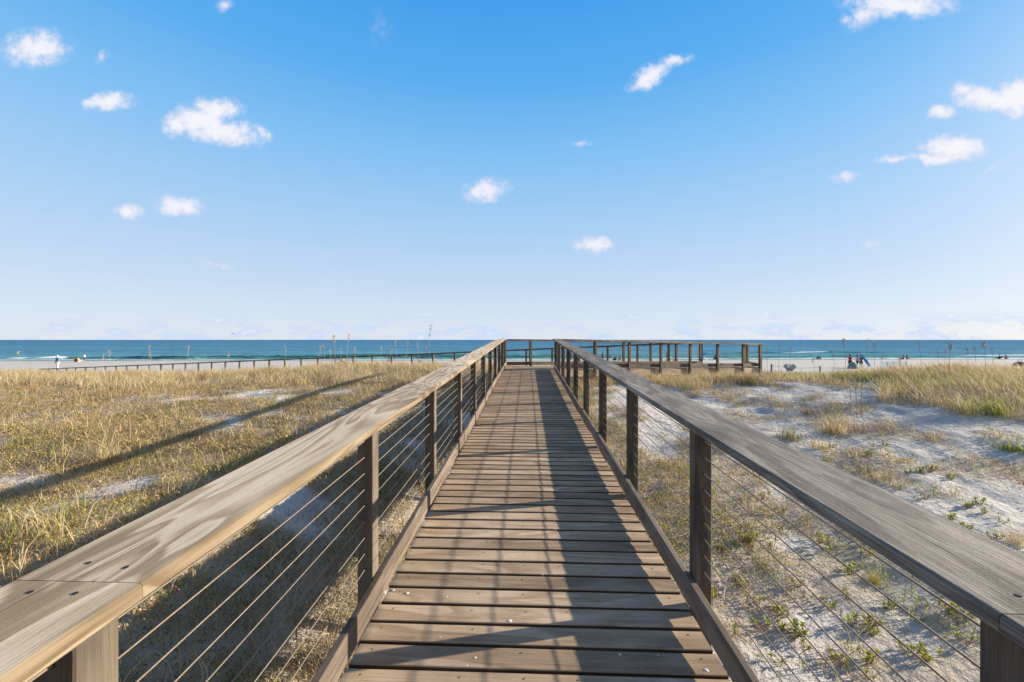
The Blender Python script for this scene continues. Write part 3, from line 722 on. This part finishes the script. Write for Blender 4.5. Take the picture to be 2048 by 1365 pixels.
# --- sea oats: slender stalks with seed heads
M_OAT = plain('oat_straw', (.42, .33, .22)); M_SEED = plain('oat_seed', (.46, .34, .26))
def sea_oat(px, ybase, ytop, D, label, grp, heads=12):
    base = P(px, ybase, D); zg = hz(base.x, base.y); top = P(px + random.uniform(-6, 6), ytop, D + .15)
    r = thing('sea_oat', label, 'sea oat', (base.x, base.y, zg), group=grp)
    H = top.z - zg; b0 = Vector((base.x, base.y, zg - .05)); bend = Vector((top.x - base.x, top.y - base.y, 0))
    pt = [b0 + Vector((bend.x * t ** 2, bend.y * t ** 2, (H + .05) * t)) for t in (0, .3, .55, .75, .9, 1)]
    s = MB(); s.tube(pt, [.0052, .005, .0046, .0042, .0036, .0028], 5); s.build('stem', M_OAT, r)
    h = MB()
    for i in range(heads):
        t = .80 + .2 * i / heads; q = b0 + Vector((bend.x * t ** 2, bend.y * t ** 2, (H + .05) * t))
        a = random.uniform(0, 6.28); l = random.uniform(.04, .085); dr = Vector((math.cos(a) * l * .6, math.sin(a) * l * .6, random.uniform(-.02, .04)))
        h.tube([q, q + dr * .5, q + dr, q + dr * 1.5 + Vector((0, 0, -.015))], [.003, .012, .014, .003], 5)
    h.build('seed_head', M_SEED, r)
GL = 'sea oat stalks rising from the left dune crest'; GR_ = 'sea oat stalks rising from the right dune grass'
LL = 'thin sea oat stalk with a ragged seed head on the left dune crest'; LR = 'thin sea oat stalk with a ragged seed head rising from the right dune grass'
for px, yt, D in [(222, 700, 19), (298, 690, 19), (305, 704, 20), (205, 707, 18), (37, 702, 18), (373, 690, 19), (454, 705, 17), (637, 692, 16), (650, 688, 18), (662, 697, 17), (684, 697, 18), (712, 694, 18), (762, 695, 17), (773, 699, 19), (780, 696, 19), (811, 684, 18), (838, 685, 17), (849, 690, 19), (795, 676, 16), (571, 692, 19)]:
    sea_oat(px, 745, yt, D, LL, GL, 8)
sea_oat(671, 745, 671, 16.5, 'sea oat with the bushiest seed head crossing the horizon above the left grass', None, 22)
sea_oat(693, 745, 667, 17, 'tall sea oat just right of the bushiest one, tip above the horizon', None, 14)
sea_oat(857, 745, 649, 15.5, 'tallest sea oat of the left dune, dark head well above the horizon', None, 13)
for px, yt, D in [(1557, 686, 17), (1579, 694, 18), (1670, 702, 19), (1760, 708, 18), (1843, 680, 17), (1878, 697, 18), (1890, 696, 18), (1937, 697, 15), (1952, 695, 15), (1985, 694, 17), (1800, 712, 18), (1720, 715, 18), (1630, 716, 19), (1535, 692, 18)]:
    sea_oat(px, 740, yt, D, LR, GR_, 9)
sea_oat(1692, 740, 677, 16, 'tall sea oat in front of the person in the red shirt', None, 16)
sea_oat(1735, 740, 678, 17, 'tall sea oat right of the person carrying the blue umbrella', None, 12)
sea_oat(1749, 740, 683, 15, 'stout dark sea oat just left of the pale windbreak', None, 16)
sea_oat(1898, 735, 686, 13, 'sea oat with drooping broad head over the right grass crest', None, 22)
sea_oat(1972, 735, 684, 13, 'curved sea oat with heavy head near the right edge', None, 20)
for k, (px, py) in enumerate(((1714, 838), (1723, 838), (1702, 832))):
    q = ray_ground(px, py + 8); D = (q - CAM).length * .9
    sea_oat(px, py + 8, py - 76, q.y, 'bare upright sea oat stalk standing in the sand by the tall brown green tuft', 'three bare stalks on the sand', 5)

# ------------------------------------------------------------------ people and beach things
def smat(name, c): return plain(name, c, rough=.8, var=.12)
SKIN = smat('skin', (.48, .29, .20)); SKIN2 = smat('tanned_skin', (.30, .17, .11)); HAIR = smat('dark_hair', (.04, .025, .02))
def skinmesh(name, verts, edges, radii, mat, parent, sub=1):
    me = bpy.data.meshes.new(name); me.from_pydata(verts, edges, []); o = bpy.data.objects.new(name, me); col.objects.link(o); o.parent = parent
    md = o.modifiers.new('skin', 'SKIN'); md.use_smooth_shade = True
    for i, r in enumerate(radii):
        rr = r if isinstance(r, tuple) else (r, r); me.skin_vertices[0].data[i].radius = rr
    me.skin_vertices[0].data[0].use_root = True
    s = o.modifiers.new('sub', 'SUBSURF'); s.levels = sub; s.render_levels = sub
    me.materials.append(mat); return o
def person(px, py, D, label, shirt, pants, pose='stand', face=0, skin=None, hat=None, long=False, h=1.72, group=None, arm=None):
    """feet (or seat) at photo height py and distance D"""
    q = P(px, py, D); z = hz(q.x, q.y)
    r = thing('person', label, 'person', (q.x, q.y, z), face, group); k = h / 1.72; skin = skin or SKIN
    if pose == 'stand':
        aL = arm[0] if arm else ((-.23, .02, 1.17), (-.26, .08, .92), (-.26, .10, .84)); aR = arm[1] if arm else ((.23, .0, 1.17), (.27, .10, .93), (.27, .13, .85))
        V_ = [(0, 0, .92), (0, 0, 1.12), (0, 0, 1.36), (0, .01, 1.47), (0, .02, 1.56), (0, .02, 1.66),
              (-.17, 0, 1.38), *aL, (.17, 0, 1.38), *aR, (-.09, .02, .86), (-.10, .06, .48), (-.10, 0, .08), (-.10, .11, .03), (.09, 0, .86), (.11, -.02, .48), (.11, -.06, .08), (.11, .05, .03)]
        E_ = [(0, 1), (1, 2), (2, 3), (3, 4), (4, 5), (2, 6), (6, 7), (7, 8), (8, 9), (2, 10), (10, 11), (11, 12), (12, 13), (0, 14), (14, 15), (15, 16), (16, 17), (0, 18), (18, 19), (19, 20), (20, 21)]
        R_ = [(.15, .11), (.13, .095), (.15, .10), .055, .085, .08, .06, .045, .035, .03, .06, .045, .035, .03, .09, .058, .04, .035, .09, .058, .04, .035]
    else:   # sitting in a low seat, legs forward (+y)
        s = .18
        V_ = [(0, 0, s + .06), (0, -.06, s + .26), (0, -.12, s + .50), (0, -.12, s + .60), (0, -.09, s + .70), (0, -.08, s + .80),
              (-.17, -.12, s + .52), (-.24, -.02, s + .30), (-.20, .16, s + .20), (-.18, .22, s + .18), (.17, -.12, s + .52), (.24, -.02, s + .30), (.20, .16, s + .20), (.18, .22, s + .18),
              (-.09, .06, s + .04), (-.11, .44, s + .20), (-.10, .80, .08), (-.10, .88, .14), (.09, .06, s + .04), (.11, .44, s + .20), (.10, .80, .08), (.10, .88, .14)]
        E_ = [(0, 1), (1, 2), (2, 3), (3, 4), (4, 5), (2, 6), (6, 7), (7, 8), (8, 9), (2, 10), (10, 11), (11, 12), (12, 13), (0, 14), (14, 15), (15, 16), (16, 17), (0, 18), (18, 19), (19, 20), (20, 21)]
        R_ = [(.15, .12), (.13, .10), (.15, .10), .055, .085, .08, .06, .045, .035, .03, .06, .045, .035, .03, .09, .06, .04, .035, .09, .06, .04, .035]
    V_ = [(a * k, b * k, c * k) for a, b, c in V_]; R_ = [tuple(x * k for x in q_) if isinstance(q_, tuple) else q_ * k for q_ in R_]
    skinmesh('body', V_, E_, R_, skin, r)
    g_ = lambda idx, ed, rad, nm, mt: skinmesh(nm, [V_[i] for i in idx], ed, [tuple(x * k for x in q_) if isinstance(q_, tuple) else q_ * k for q_ in rad], mt, r)
    if shirt: g_([1, 0, 2, 6, 7, 10, 11], [(0, 1), (0, 2), (2, 3), (3, 4), (2, 5), (5, 6)], [(.155, .12), (.165, .13), (.17, .125), .085, .065, .085, .065], 'shirt', shirt)
    if pants:
        if long: g_([0, 14, 15, 16, 18, 19, 20], [(0, 1), (1, 2), (2, 3), (0, 4), (4, 5), (5, 6)], [(.17, .13), .115, .09, .075, .115, .09, .075], 'trousers', pants)
        else: g_([0, 14, 15, 18, 19], [(0, 1), (1, 2), (0, 3), (3, 4)], [(.17, .13), .115, .09, .115, .09], 'shorts', pants)
    hd = Vector(V_[5]); b = MB()
    b.tube([hd + Vector((0, -.015, .10)) * k, hd + Vector((0, -.02, .06)) * k, hd + Vector((0, -.03, -.02)) * k, hd + Vector((0, -.05, -.07)) * k], [.03, .098, .105, .06], 9)
    nb = b.build('hair' if not hat else 'hat', HAIR if not hat else hat, None, smooth=True); nb.parent = r
    return r
WHT = smat('white_cloth', (.75, .75, .75)); BLU = smat('blue_cloth', (.05, .20, .55)); RED = smat('red_cloth', (.55, .03, .04)); BLK = smat('black_cloth', (.035, .035, .045))
NAVY = smat('navy_cloth', (.04, .06, .14)); GRY = smat('grey_cloth', (.28, .30, .34)); YLW = smat('yellow_cloth', (.65, .60, .10)); TEAL = smat('teal_cloth', (.16, .27, .24)); PNK = smat('pink_cloth', (.6, .25, .25))
SKY = smat('sky_blue_cloth', (.10, .45, .75)); OCH = smat('tan_cloth', (.45, .27, .14)); PALE = plain('pale_blue_screen', (.52, .60, .70), trans=.3, var=.1)
person(115, 735, 49, 'person in a white hat, blue shirt and long white trousers standing alone far left', BLU, WHT, hat=WHT, long=True, face=R(170))
person(169, 725, 82, 'person in a white shirt standing by the seated pair near the far left waves', WHT, NAVY, face=R(120), skin=SKIN2)
person(152, 725, 80, 'person in red seated on the sand, left one of the far left pair', RED, BLK, pose='sit', face=R(60))
person(158, 725, 80, 'person in yellow seated on the sand, right one of the far left pair', YLW, WHT, pose='sit', face=R(-60))
person(1700, 735, 57, 'person in a red shirt and black shorts standing with arm stretched left', RED, BLK, face=0, h=1.8, skin=SKIN2, arm=(((-.38, .04, 1.33), (-.62, .10, 1.34), (-.72, .12, 1.38)), ((.26, .05, 1.2), (.40, .2, 1.25), (.44, .26, 1.28))))
person(1715, 735, 58, 'person in dark clothes standing between the red shirt and the blue umbrella', GRY, BLK, face=R(60), skin=SKIN2)
pc_ = person(1722, 735, 57, 'person in a dark top holding the tall folded blue umbrella', NAVY, BLK, face=R(-40), skin=SKIN2, arm=(((-.2, .16, 1.2), (-.06, .34, 1.22), (.0, .38, 1.24)), ((.22, .16, 1.2), (.16, .36, 1.15), (.12, .42, 1.15))))
person(1205, 716, 100, 'lone person in black standing near the water left of the seated pair', BLK, BLK, face=R(30), skin=SKIN2, long=True)
person(1220, 717, 100, 'small child in navy standing between the lone adult and the seated pair', NAVY, BLK, h=1.15, skin=SKIN2)
person(1334, 716, 88, 'person in grey standing by the waterline behind the angled deck railing', GRY, NAVY, skin=SKIN2)
person(1142, 716, 96, 'person in black standing near the waterline seen between the ramp rails', BLK, BLK, skin=SKIN2, long=True)

def beach_chair(px, py, D, label, cloth, face=0, group=None):
    q = P(px, py, D); z = hz(q.x, q.y); r = thing('beach_chair', label, 'chair', (q.x, q.y, z), 0, group)
    c_, s_2 = math.cos(face), math.sin(face)
    def W(v): return (q.x + v[0] * c_ - v[1] * s_2, q.y + v[0] * s_2 + v[1] * c_, z + v[2])
    a = MB(); a.beam(W((0, .28, .30)), W((0, -.22, .20)), .50, .025, ch=.006); a.build('seat', cloth, r)
    a = MB(); a.beam(W((0, -.22, .20)), W((0, -.52, .82)), .50, .025, up=(0, 0, 1), ch=.006); a.build('backrest', cloth, r)
    for sx_ in (-.27, .27):
        a = MB(); a.tube([W((sx_, .32, 0)), W((sx_, .28, .32)), W((sx_, -.24, .20)), W((sx_, -.54, .84))], .013, 6)
        a.build('side_frame', M_DARK, r)
        a = MB(); a.tube([W((sx_, .24, .46)), W((sx_, -.34, .48)), W((sx_, -.30, 0))], .013, 6); a.build('armrest', M_DARK, r)
    return r
def seated(px, py, D, lp, lc, shirt, cloth, face, group=None):
    beach_chair(px, py, D, lc, cloth, face); person(px, py, D, lp, shirt, NAVY, pose='sit', face=face, skin=SKIN2)
seated(1229, 718, 86, 'person in black seated left in the pair by the fence post', 'low dark chair, left of the pair near the first fence post', BLK, NAVY, R(20))
seated(1239, 718, 86, 'person in green seated right in the pair by the fence post', 'low dark chair, right of the pair near the first fence post', TEAL, GRY, R(-10))
seated(1338, 717, 84, 'person in yellow seated just right of the grey standing figure', 'low pale chair just right of the grey standing figure', YLW, WHT, R(40))
seated(1348, 717, 84, 'person in pink seated second right of the grey standing figure', 'low pale chair second right of the grey standing figure', PNK, WHT, R(-30))
beach_chair(1631, 717, 93, 'dark empty folding chair left of two near the right waterline', BLK, R(30)); beach_chair(1639, 717, 93, 'grey empty folding chair right of two near the right waterline', GRY, R(-40))
seated(1998, 713, 98, 'person in black seated near the far right waterline', 'small dark chair under the person near the far right waterline', BLK, BLK, R(20))
person(2012, 714, 98, 'person in brown sitting on the sand at the far right waterline', OCH, BLK, pose='sit', face=R(-70), skin=SKIN2)
person(1814, 717, 95, 'person in tan lounging on the sand right of the pale windbreak', OCH, OCH, pose='sit', face=R(-80), skin=SKIN2)
person(1806, 717, 95, 'person in faded red lounging on the sand beside the one in tan', PNK, BLK, pose='sit', face=R(80), skin=SKIN2)
person(838, 722, 75, 'person in brown sitting on the sand seen through the long fence', OCH, BLK, pose='sit', face=R(-60), skin=SKIN2)
person(780, 722, 78, 'person in pink sitting behind the long fence, left of the one in brown', PNK, OCH, pose='sit', face=R(60), skin=SKIN2)
person(686, 722, 76, 'person in tan sitting low on the sand, leftmost behind the long fence', OCH, BLK, pose='sit', face=R(80), skin=SKIN2)

def folded_umbrella(base, top, label, c1, c2):
    base, top = Vector(base), Vector(top); r = thing('beach_umbrella', label, 'umbrella', base)
    a = MB(); a.tube([base, top], .018, 6); a.build('pole', M_SCREW, r)
    dv = top - base; n = 10; b = MB()
    b.tube([base + dv * t for t in (.22, .28, .45, .7, .9, .98)], [.10, .17, .16, .13, .08, .03], n); cn = b.build('canopy', c1, r)
    b = MB(); b.tube([base + dv * t for t in (.0, .06, .18, .26)], [.10, .17, .18, .12], n); b.build('bag', c2, r)
folded_umbrella(P(1740, 733, 56), P(1722, 709, 56.3), 'tall folded umbrella in blue and sky blue leaning beside the dark figure', BLU, SKY)
def open_umbrella(px, py, D, label, c1, tilt, h=1.9, rad=.95):
    q = P(px, py, D); z = hz(q.x, q.y); r = thing('beach_umbrella', label, 'umbrella', (q.x, q.y, z))
    top = Vector((q.x + math.sin(tilt) * h, q.y, z + h * math.cos(tilt))); a = MB(); a.tube([(q.x, q.y, z - .2), top], .02, 6); a.build('pole', M_SCREW, r)
    ax = (top - Vector((q.x, q.y, z))).normalized(); b = MB()
    b.tube([top + ax * .02, top - ax * .08, top - ax * .22, top - ax * .38, top - ax * .36, top - ax * .18, top - ax * .04], [.02, rad * .4, rad * .75, rad, rad * .97, rad * .7, rad * .3], 10); b.build('canopy', c1, r)
open_umbrella(1416, 717, 88, 'tilted blue and white open umbrella seen through the angled railing', SKY, -.7)
open_umbrella(1434, 714, 96, 'small dark open umbrella low near the waterline left of the last railing posts', NAVY, .3, h=1.2, rad=.8)
person(1430, 715, 95, 'person in black sitting under the small dark umbrella', BLK, BLK, pose='sit', skin=SKIN2)
# grey fabric beach cart / collapsed chair
q = P(1579, 731, 47); z = hz(q.x, q.y); q.z = z
r = thing('folding_chair', 'grey half folded canvas chair standing alone on the sand right of the deck', 'chair', (q.x, q.y, z))
a = MB(); a.beam(q + Vector((-.02, 0, .12)), q + Vector((-.42, .1, .80)), .50, .03, up=(0, 1, 0)); a.build('backrest', GRY, r)
a = MB(); a.beam(q + Vector((.0, 0, .12)), q + Vector((.55, -.1, .72)), .50, .03, up=(0, 1, 0)); a.build('seat', GRY, r)
a = MB(); a.beam(q + Vector((-.28, -.02, .66)), q + Vector((.30, -.02, .66)), .34, .03, up=(0, 1, 0)); a.build('headrest', WHT, r)
for sx_ in (-.25, .25):
    a = MB(); a.tube([q + Vector((sx_, -.2, 0)), q + Vector((-sx_ * .3, .1, .45)), q + Vector((-sx_ * 1.6, .15, .8))], .018, 6); a.build('leg', M_DARK, r)
# windbreak
A_ = P(1762, 736, 50); B_ = P(1813, 736, 52); A_.z = hz(A_.x, A_.y); B_.z = hz(B_.x, B_.y); A_.z = B_.z = min(A_.z, B_.z)
r = thing('windbreak', 'pale blue grey cloth windbreak standing on the beach behind the right grass', 'windbreak', A_)
a = MB(); a.beam(A_ + Vector((0, 0, .56)), B_ + Vector((0, 0, .56)), .02, 1.0, ch=.004); a.build('cloth', PALE, r)
for i in range(5):
    p = A_.lerp(B_, i / 4); a = MB(); a.tube([p + Vector((0, -.03, -.2)), p + Vector((0, -.03, 1.12))], .02, 6); a.build('pole', WHT, r)
# cooler bag / green tent behind the red shirt
q = P(1706, 733, 54); z = hz(q.x, q.y)
r = thing('pop_up_shelter', 'small green grey domed beach shelter below the person in red', 'beach shelter', (q.x, q.y, z))
b = MB(); rad = .6
b.tube([(q.x, q.y, z + t) for t in (0, .25, .5, .72, .85)], [rad, rad * .96, rad * .8, rad * .5, .1], 12); b.build('cover', TEAL, r, smooth=True)
for a0 in (0, 1.57):
    b = MB(); b.tube([(q.x + math.cos(a0) * rad * 1.02 * math.cos(t), q.y + math.sin(a0) * rad * 1.02 * math.cos(t), z + .9 * math.sin(t)) for t in np.linspace(0, math.pi, 13)], .015, 5); b.build('hoop', WHT, r)
# low dark heap at far right and a stake with rope
q = ray_ground(2040, 722) if False else P(2040, 722, 60); z = hz(q.x, q.y)
r = thing('beach_bag', 'dark bundled bag on the sand at the far right edge', 'bag', (q.x, q.y, z))
b = MB(); b.tube([(q.x - .9, q.y, z + .25), (q.x - .7, q.y, z + .35), (q.x, q.y, z + .42), (q.x + .7, q.y, z + .33), (q.x + .95, q.y, z + .25)], [.1, .28, .36, .26, .08], 10); b.build('sack', NAVY, r, smooth=True)
b = MB(); b.tube([(q.x - .4, q.y, z + .6), (q.x - .2, q.y, z + 1.0), (q.x + .2, q.y, z + 1.0), (q.x + .4, q.y, z + .6)], .03, 6); b.build('handle', BLK, r)
for i, (px, yt, D, lb) in enumerate(((1543, 729, 26, 'short dark stake holding the rope just right of the deck end'), (1640, 733, 27, 'short stake holding the rope, mostly in the right dune grass'))):
    q = P(px, yt, D); z = hz(q.x, q.y); b = MB(); b.beam((q.x, q.y, z - .3), (q.x, q.y, q.z), .07, .07, up=(0, 1, 0)); tag(b.build('stake', W_POST, None, loc=(q.x, q.y, z)), lb, 'stake')
a_ = P(1543, 732, 25.9); b_ = P(1640, 735, 26.9); b = MB(); b.tube([a_.lerp(b_, t) - Vector((0, 0, .10 * 4 * t * (1 - t))) for t in (0, .25, .5, .75, 1)], .012, 5)
tag(b.build('rope', M_TWIG, None, loc=a_), 'thin sagging rope strung between the two short stakes', 'rope')
# gull
q = P(466, 668, 45)
r = thing('gull', 'small gull in flight just above the horizon on the left', 'bird', q)
skinmesh('body', [(-.18, 0, 0), (0, 0, .02), (.14, 0, .03), (.22, 0, .04)], [(0, 1), (1, 2), (2, 3)], [.02, .055, .035, .015], WHT, r)
for s_ in (-1, 1):
    b = MB(); b.tube([q + Vector((0, 0, .03)), q + Vector((.03, s_ * .16, .14)), q + Vector((-.02, s_ * .3, .12)), q + Vector((-.10, s_ * .48, .03))], [.035, .03, .022, .006], 6); b.build('wing', GRY, r)

# ------------------------------------------------------------------ light, sky
SUNX = Vector((.970, .242, .276)).normalized()
EL = math.asin(SUNX.z); AZ = math.atan2(SUNX.x, SUNX.y)
sd = bpy.data.lights.new('sun', 'SUN'); sd.energy = 5.0; sd.angle = R(.53); sd.color = (1.0, .88, .71)
so = bpy.data.objects.new('sun', sd); col.objects.link(so); so.rotation_euler = SUNX.to_track_quat('Z', 'Y').to_euler(); so.location = (20, 5, 20)
w = bpy.data.worlds.new('World'); scene.world = w; w.use_nodes = True; nt = w.node_tree; nt.nodes.clear()
out = nt.nodes.new('ShaderNodeOutputWorld')
gen = nd(nt, 'ShaderNodeTexCoord').outputs['Generated']
sky = nt.nodes.new('ShaderNodeTexSky'); sky.sky_type = 'NISHITA'; sky.sun_disc = False; sky.sun_elevation = EL; sky.sun_rotation = AZ
sky.air_density = 1.0; sky.dust_density = .6; sky.ozone_density = 2.0; sky.altitude = 0
sp_ = nd(nt, 'ShaderNodeSeparateXYZ', {0: gen})
elev = mth(nt, 'DIVIDE', mth(nt, 'ARCSINE', sp_.outputs['Z']), math.pi / 2)
def s2l(r_, g_, b_): return tuple(((c / 255 + .055) / 1.055) ** 2.4 if c > 10 else c / 3294 for c in (r_, g_, b_))
gc = ramp(nt, elev, [(0.0, s2l(226, 234, 246)), (.035, s2l(214, 229, 247)), (.09, s2l(197, 219, 246)), (.17, s2l(171, 210, 248)), (.26, s2l(135, 197, 249)), (.35, s2l(92, 178, 246)), (.44, s2l(66, 161, 240)), (.58, (.045, .17, .42)), (.8, (.05, .12, .26)), (1.0, (.05, .11, .22))])
skc = mix(nt, 1.0, sky.outputs[0], (.085, .085, .085), 'MULTIPLY')
base = mix(nt, .15, gc, skc)
back = nd(nt, 'ShaderNodeMapRange', {'Value': sp_.outputs['Y'], 'From Min': .25, 'From Max': -.35}, interpolation_type='SMOOTHSTEP').outputs[0]
base = mix(nt, mth(nt, 'MULTIPLY', back, .9), base, (.20, .26, .40))
dt = nd(nt, 'ShaderNodeVectorMath', {0: gen, 1: tuple(SUNX)}, operation='DOT_PRODUCT').outputs['Value']
glow = mth(nt, 'POWER', mth(nt, 'MAXIMUM', dt, 0.0), 18.0)
base = mix(nt, mth(nt, 'MULTIPLY', glow, .5), base, (1.9, 1.6, 1.25))
# clouds fixed in direction space around the sea view
iy = mth(nt, 'DIVIDE', 1.0, mth(nt, 'MAXIMUM', sp_.outputs['Y'], .02))
pu = mth(nt, 'MULTIPLY', sp_.outputs['X'], iy); pv = mth(nt, 'MULTIPLY', sp_.outputs['Z'], iy)
uv = nd(nt, 'ShaderNodeCombineXYZ', {'X': pu, 'Y': pv}).outputs[0]
wn = nd(nt, 'ShaderNodeTexNoise', {'Vector': uv, 'Scale': 14, 'Detail': 4, 'Roughness': .6}).outputs['Color']
wv = nd(nt, 'ShaderNodeVectorMath', {0: wn, 1: (.5, .5, .5)}, operation='SUBTRACT').outputs[0]
uvw = vadd(nt, uv, vmul(nt, wv, (.05, .028, 0)))
CL = [(72, 96, 78, 40, 0, .80), (216, 203, 58, 22, 5, .85), (400, 240, 70, 34, 0, .95), (440, 262, 100, 30, -10, .85), (430, 222, 60, 28, 0, .8), (350, 248, 34, 30, 0, .8), (520, 268, 34, 16, -20, .5), (256, 425, 30, 18, 0, .8), (358, 413, 54, 21, 0, .9),
      (972, 380, 48, 24, 8, .75), (1190, 488, 38, 19, 0, .75), (1300, 150, 52, 20, 30, .75), (1345, 124, 42, 14, 8, .6), (1800, 8, 110, 26, -4, .8), (1730, 25, 50, 28, 30, .6), (1985, 200, 70, 24, -8, 1.0), (2030, 195, 36, 40, 0, 1.0), (1925, 182, 26, 22, 0, .7), (1884, 223, 28, 18, 0, .8),
      (1905, 300, 64, 26, 0, .95), (1880, 322, 40, 14, 0, .8), (1845, 315, 30, 14, 0, .6), (1690, 356, 26, 15, 0, .5), (1782, 320, 34, 10, 10, .5), (205, 115, 26, 14, 30, .35), (450, 12, 22, 16, 0, .4), (430, 530, 56, 11, -8, .34), (1160, 287, 34, 7, 0, .35), (1985, 335, 34, 8, 30, .3),
      (760, 55, 22, 46, 0, .17), (1745, 486, 28, 10, 12, .3), (1525, 629, 22, 8, 0, .5), (1225, 641, 34, 7, 0, .4), (1870, 647, 30, 9, 0, .5), (660, 510, 26, 9, 0, .2), (370, 535, 20, 6, 0, .2), (170, 540, 20, 5, 0, .2)]
acc = None
for (px, py, ax_, ay_, rot, den) in CL:
    v = P(px, py, 1) - CAM; cx, cy = v.x / v.y, v.z / v.y
    mp = nd(nt, 'ShaderNodeMapping', {'Vector': uvw, 'Location': (cx, cy, 0), 'Rotation': (0, 0, R(rot)), 'Scale': (ax_ * 1.32 / F, ay_ * 1.32 / F, 1)}, vector_type='TEXTURE')
    ln = nd(nt, 'ShaderNodeVectorMath', {0: mp.outputs[0]}, operation='LENGTH').outputs['Value']
    k = mth(nt, 'MULTIPLY', mth(nt, 'SUBTRACT', 1.0, ln, clamp=True), den)
    k = mth(nt, 'SUBTRACT', k, mth(nt, 'MULTIPLY', mth(nt, 'SUBTRACT', 1, den), .16)) if False else k
    acc = k if acc is None else mth(nt, 'MAXIMUM', acc, k)
cn = noise(nt, uv, 34, 6, .62)
gate = mth(nt, 'MULTIPLY', acc, 4.0, clamp=True)
dens = mth(nt, 'ADD', acc, mth(nt, 'MULTIPLY', mth(nt, 'MULTIPLY', mth(nt, 'SUBTRACT', cn, .5), 1.1), gate))
cm = nd(nt, 'ShaderNodeMapRange', {'Value': dens, 'From Min': .02, 'From Max': .62, 'To Max': .92}, interpolation_type='SMOOTHSTEP').outputs[0]
fy = mth(nt, 'GREATER_THAN', sp_.outputs['Y'], .05)
cm = mth(nt, 'MULTIPLY', cm, fy)
# low bank of small cumulus close to the horizon
ln_ = noise(nt, vmul(nt, uv, (1, 3.0, 1)), 9, 5, .6)
band = mth(nt, 'MULTIPLY', nd(nt, 'ShaderNodeMapRange', {'Value': pv, 'From Min': .085, 'From Max': .02}, interpolation_type='SMOOTHSTEP').outputs[0], nd(nt, 'ShaderNodeMapRange', {'Value': ln_, 'From Min': .48, 'From Max': .6}, interpolation_type='SMOOTHSTEP').outputs[0])
band = mth(nt, 'MULTIPLY', mth(nt, 'MULTIPLY', band, fy), .8)
base = mix(nt, band, base, mix(nt, nd(nt, 'ShaderNodeMapRange', {'Value': ln_, 'From Min': .6, 'From Max': .7}).outputs[0], s2l(196, 215, 244), s2l(240, 236, 240)))
ccol = mix(nt, nd(nt, 'ShaderNodeMapRange', {'Value': dens, 'From Min': .2, 'From Max': .75}).outputs[0], s2l(214, 219, 238), s2l(244, 242, 246))
fin = mix(nt, cm, base, ccol)
bg = nd(nt, 'ShaderNodeBackground', {'Color': fin, 'Strength': 1.0}); nt.links.new(bg.outputs[0], out.inputs[0])
# the tree above works in display-range radiance; fold the strength out so the Background sits at 0.1
g10 = mix(nt, 1.0, fin, (1, 1, 1), 'MULTIPLY')
vm = nd(nt, 'ShaderNodeVectorMath', {0: g10, 1: (5.35, 5.35, 5.35)}, operation='MULTIPLY'); nt.links.new(vm.outputs[0], bg.inputs['Color']); bg.inputs['Strength'].default_value = .1

vs = scene.view_settings; vs.view_transform = 'Standard'; vs.look = 'None'; vs.exposure = 1.0; vs.gamma = 1
scene.render.engine = 'CYCLES'
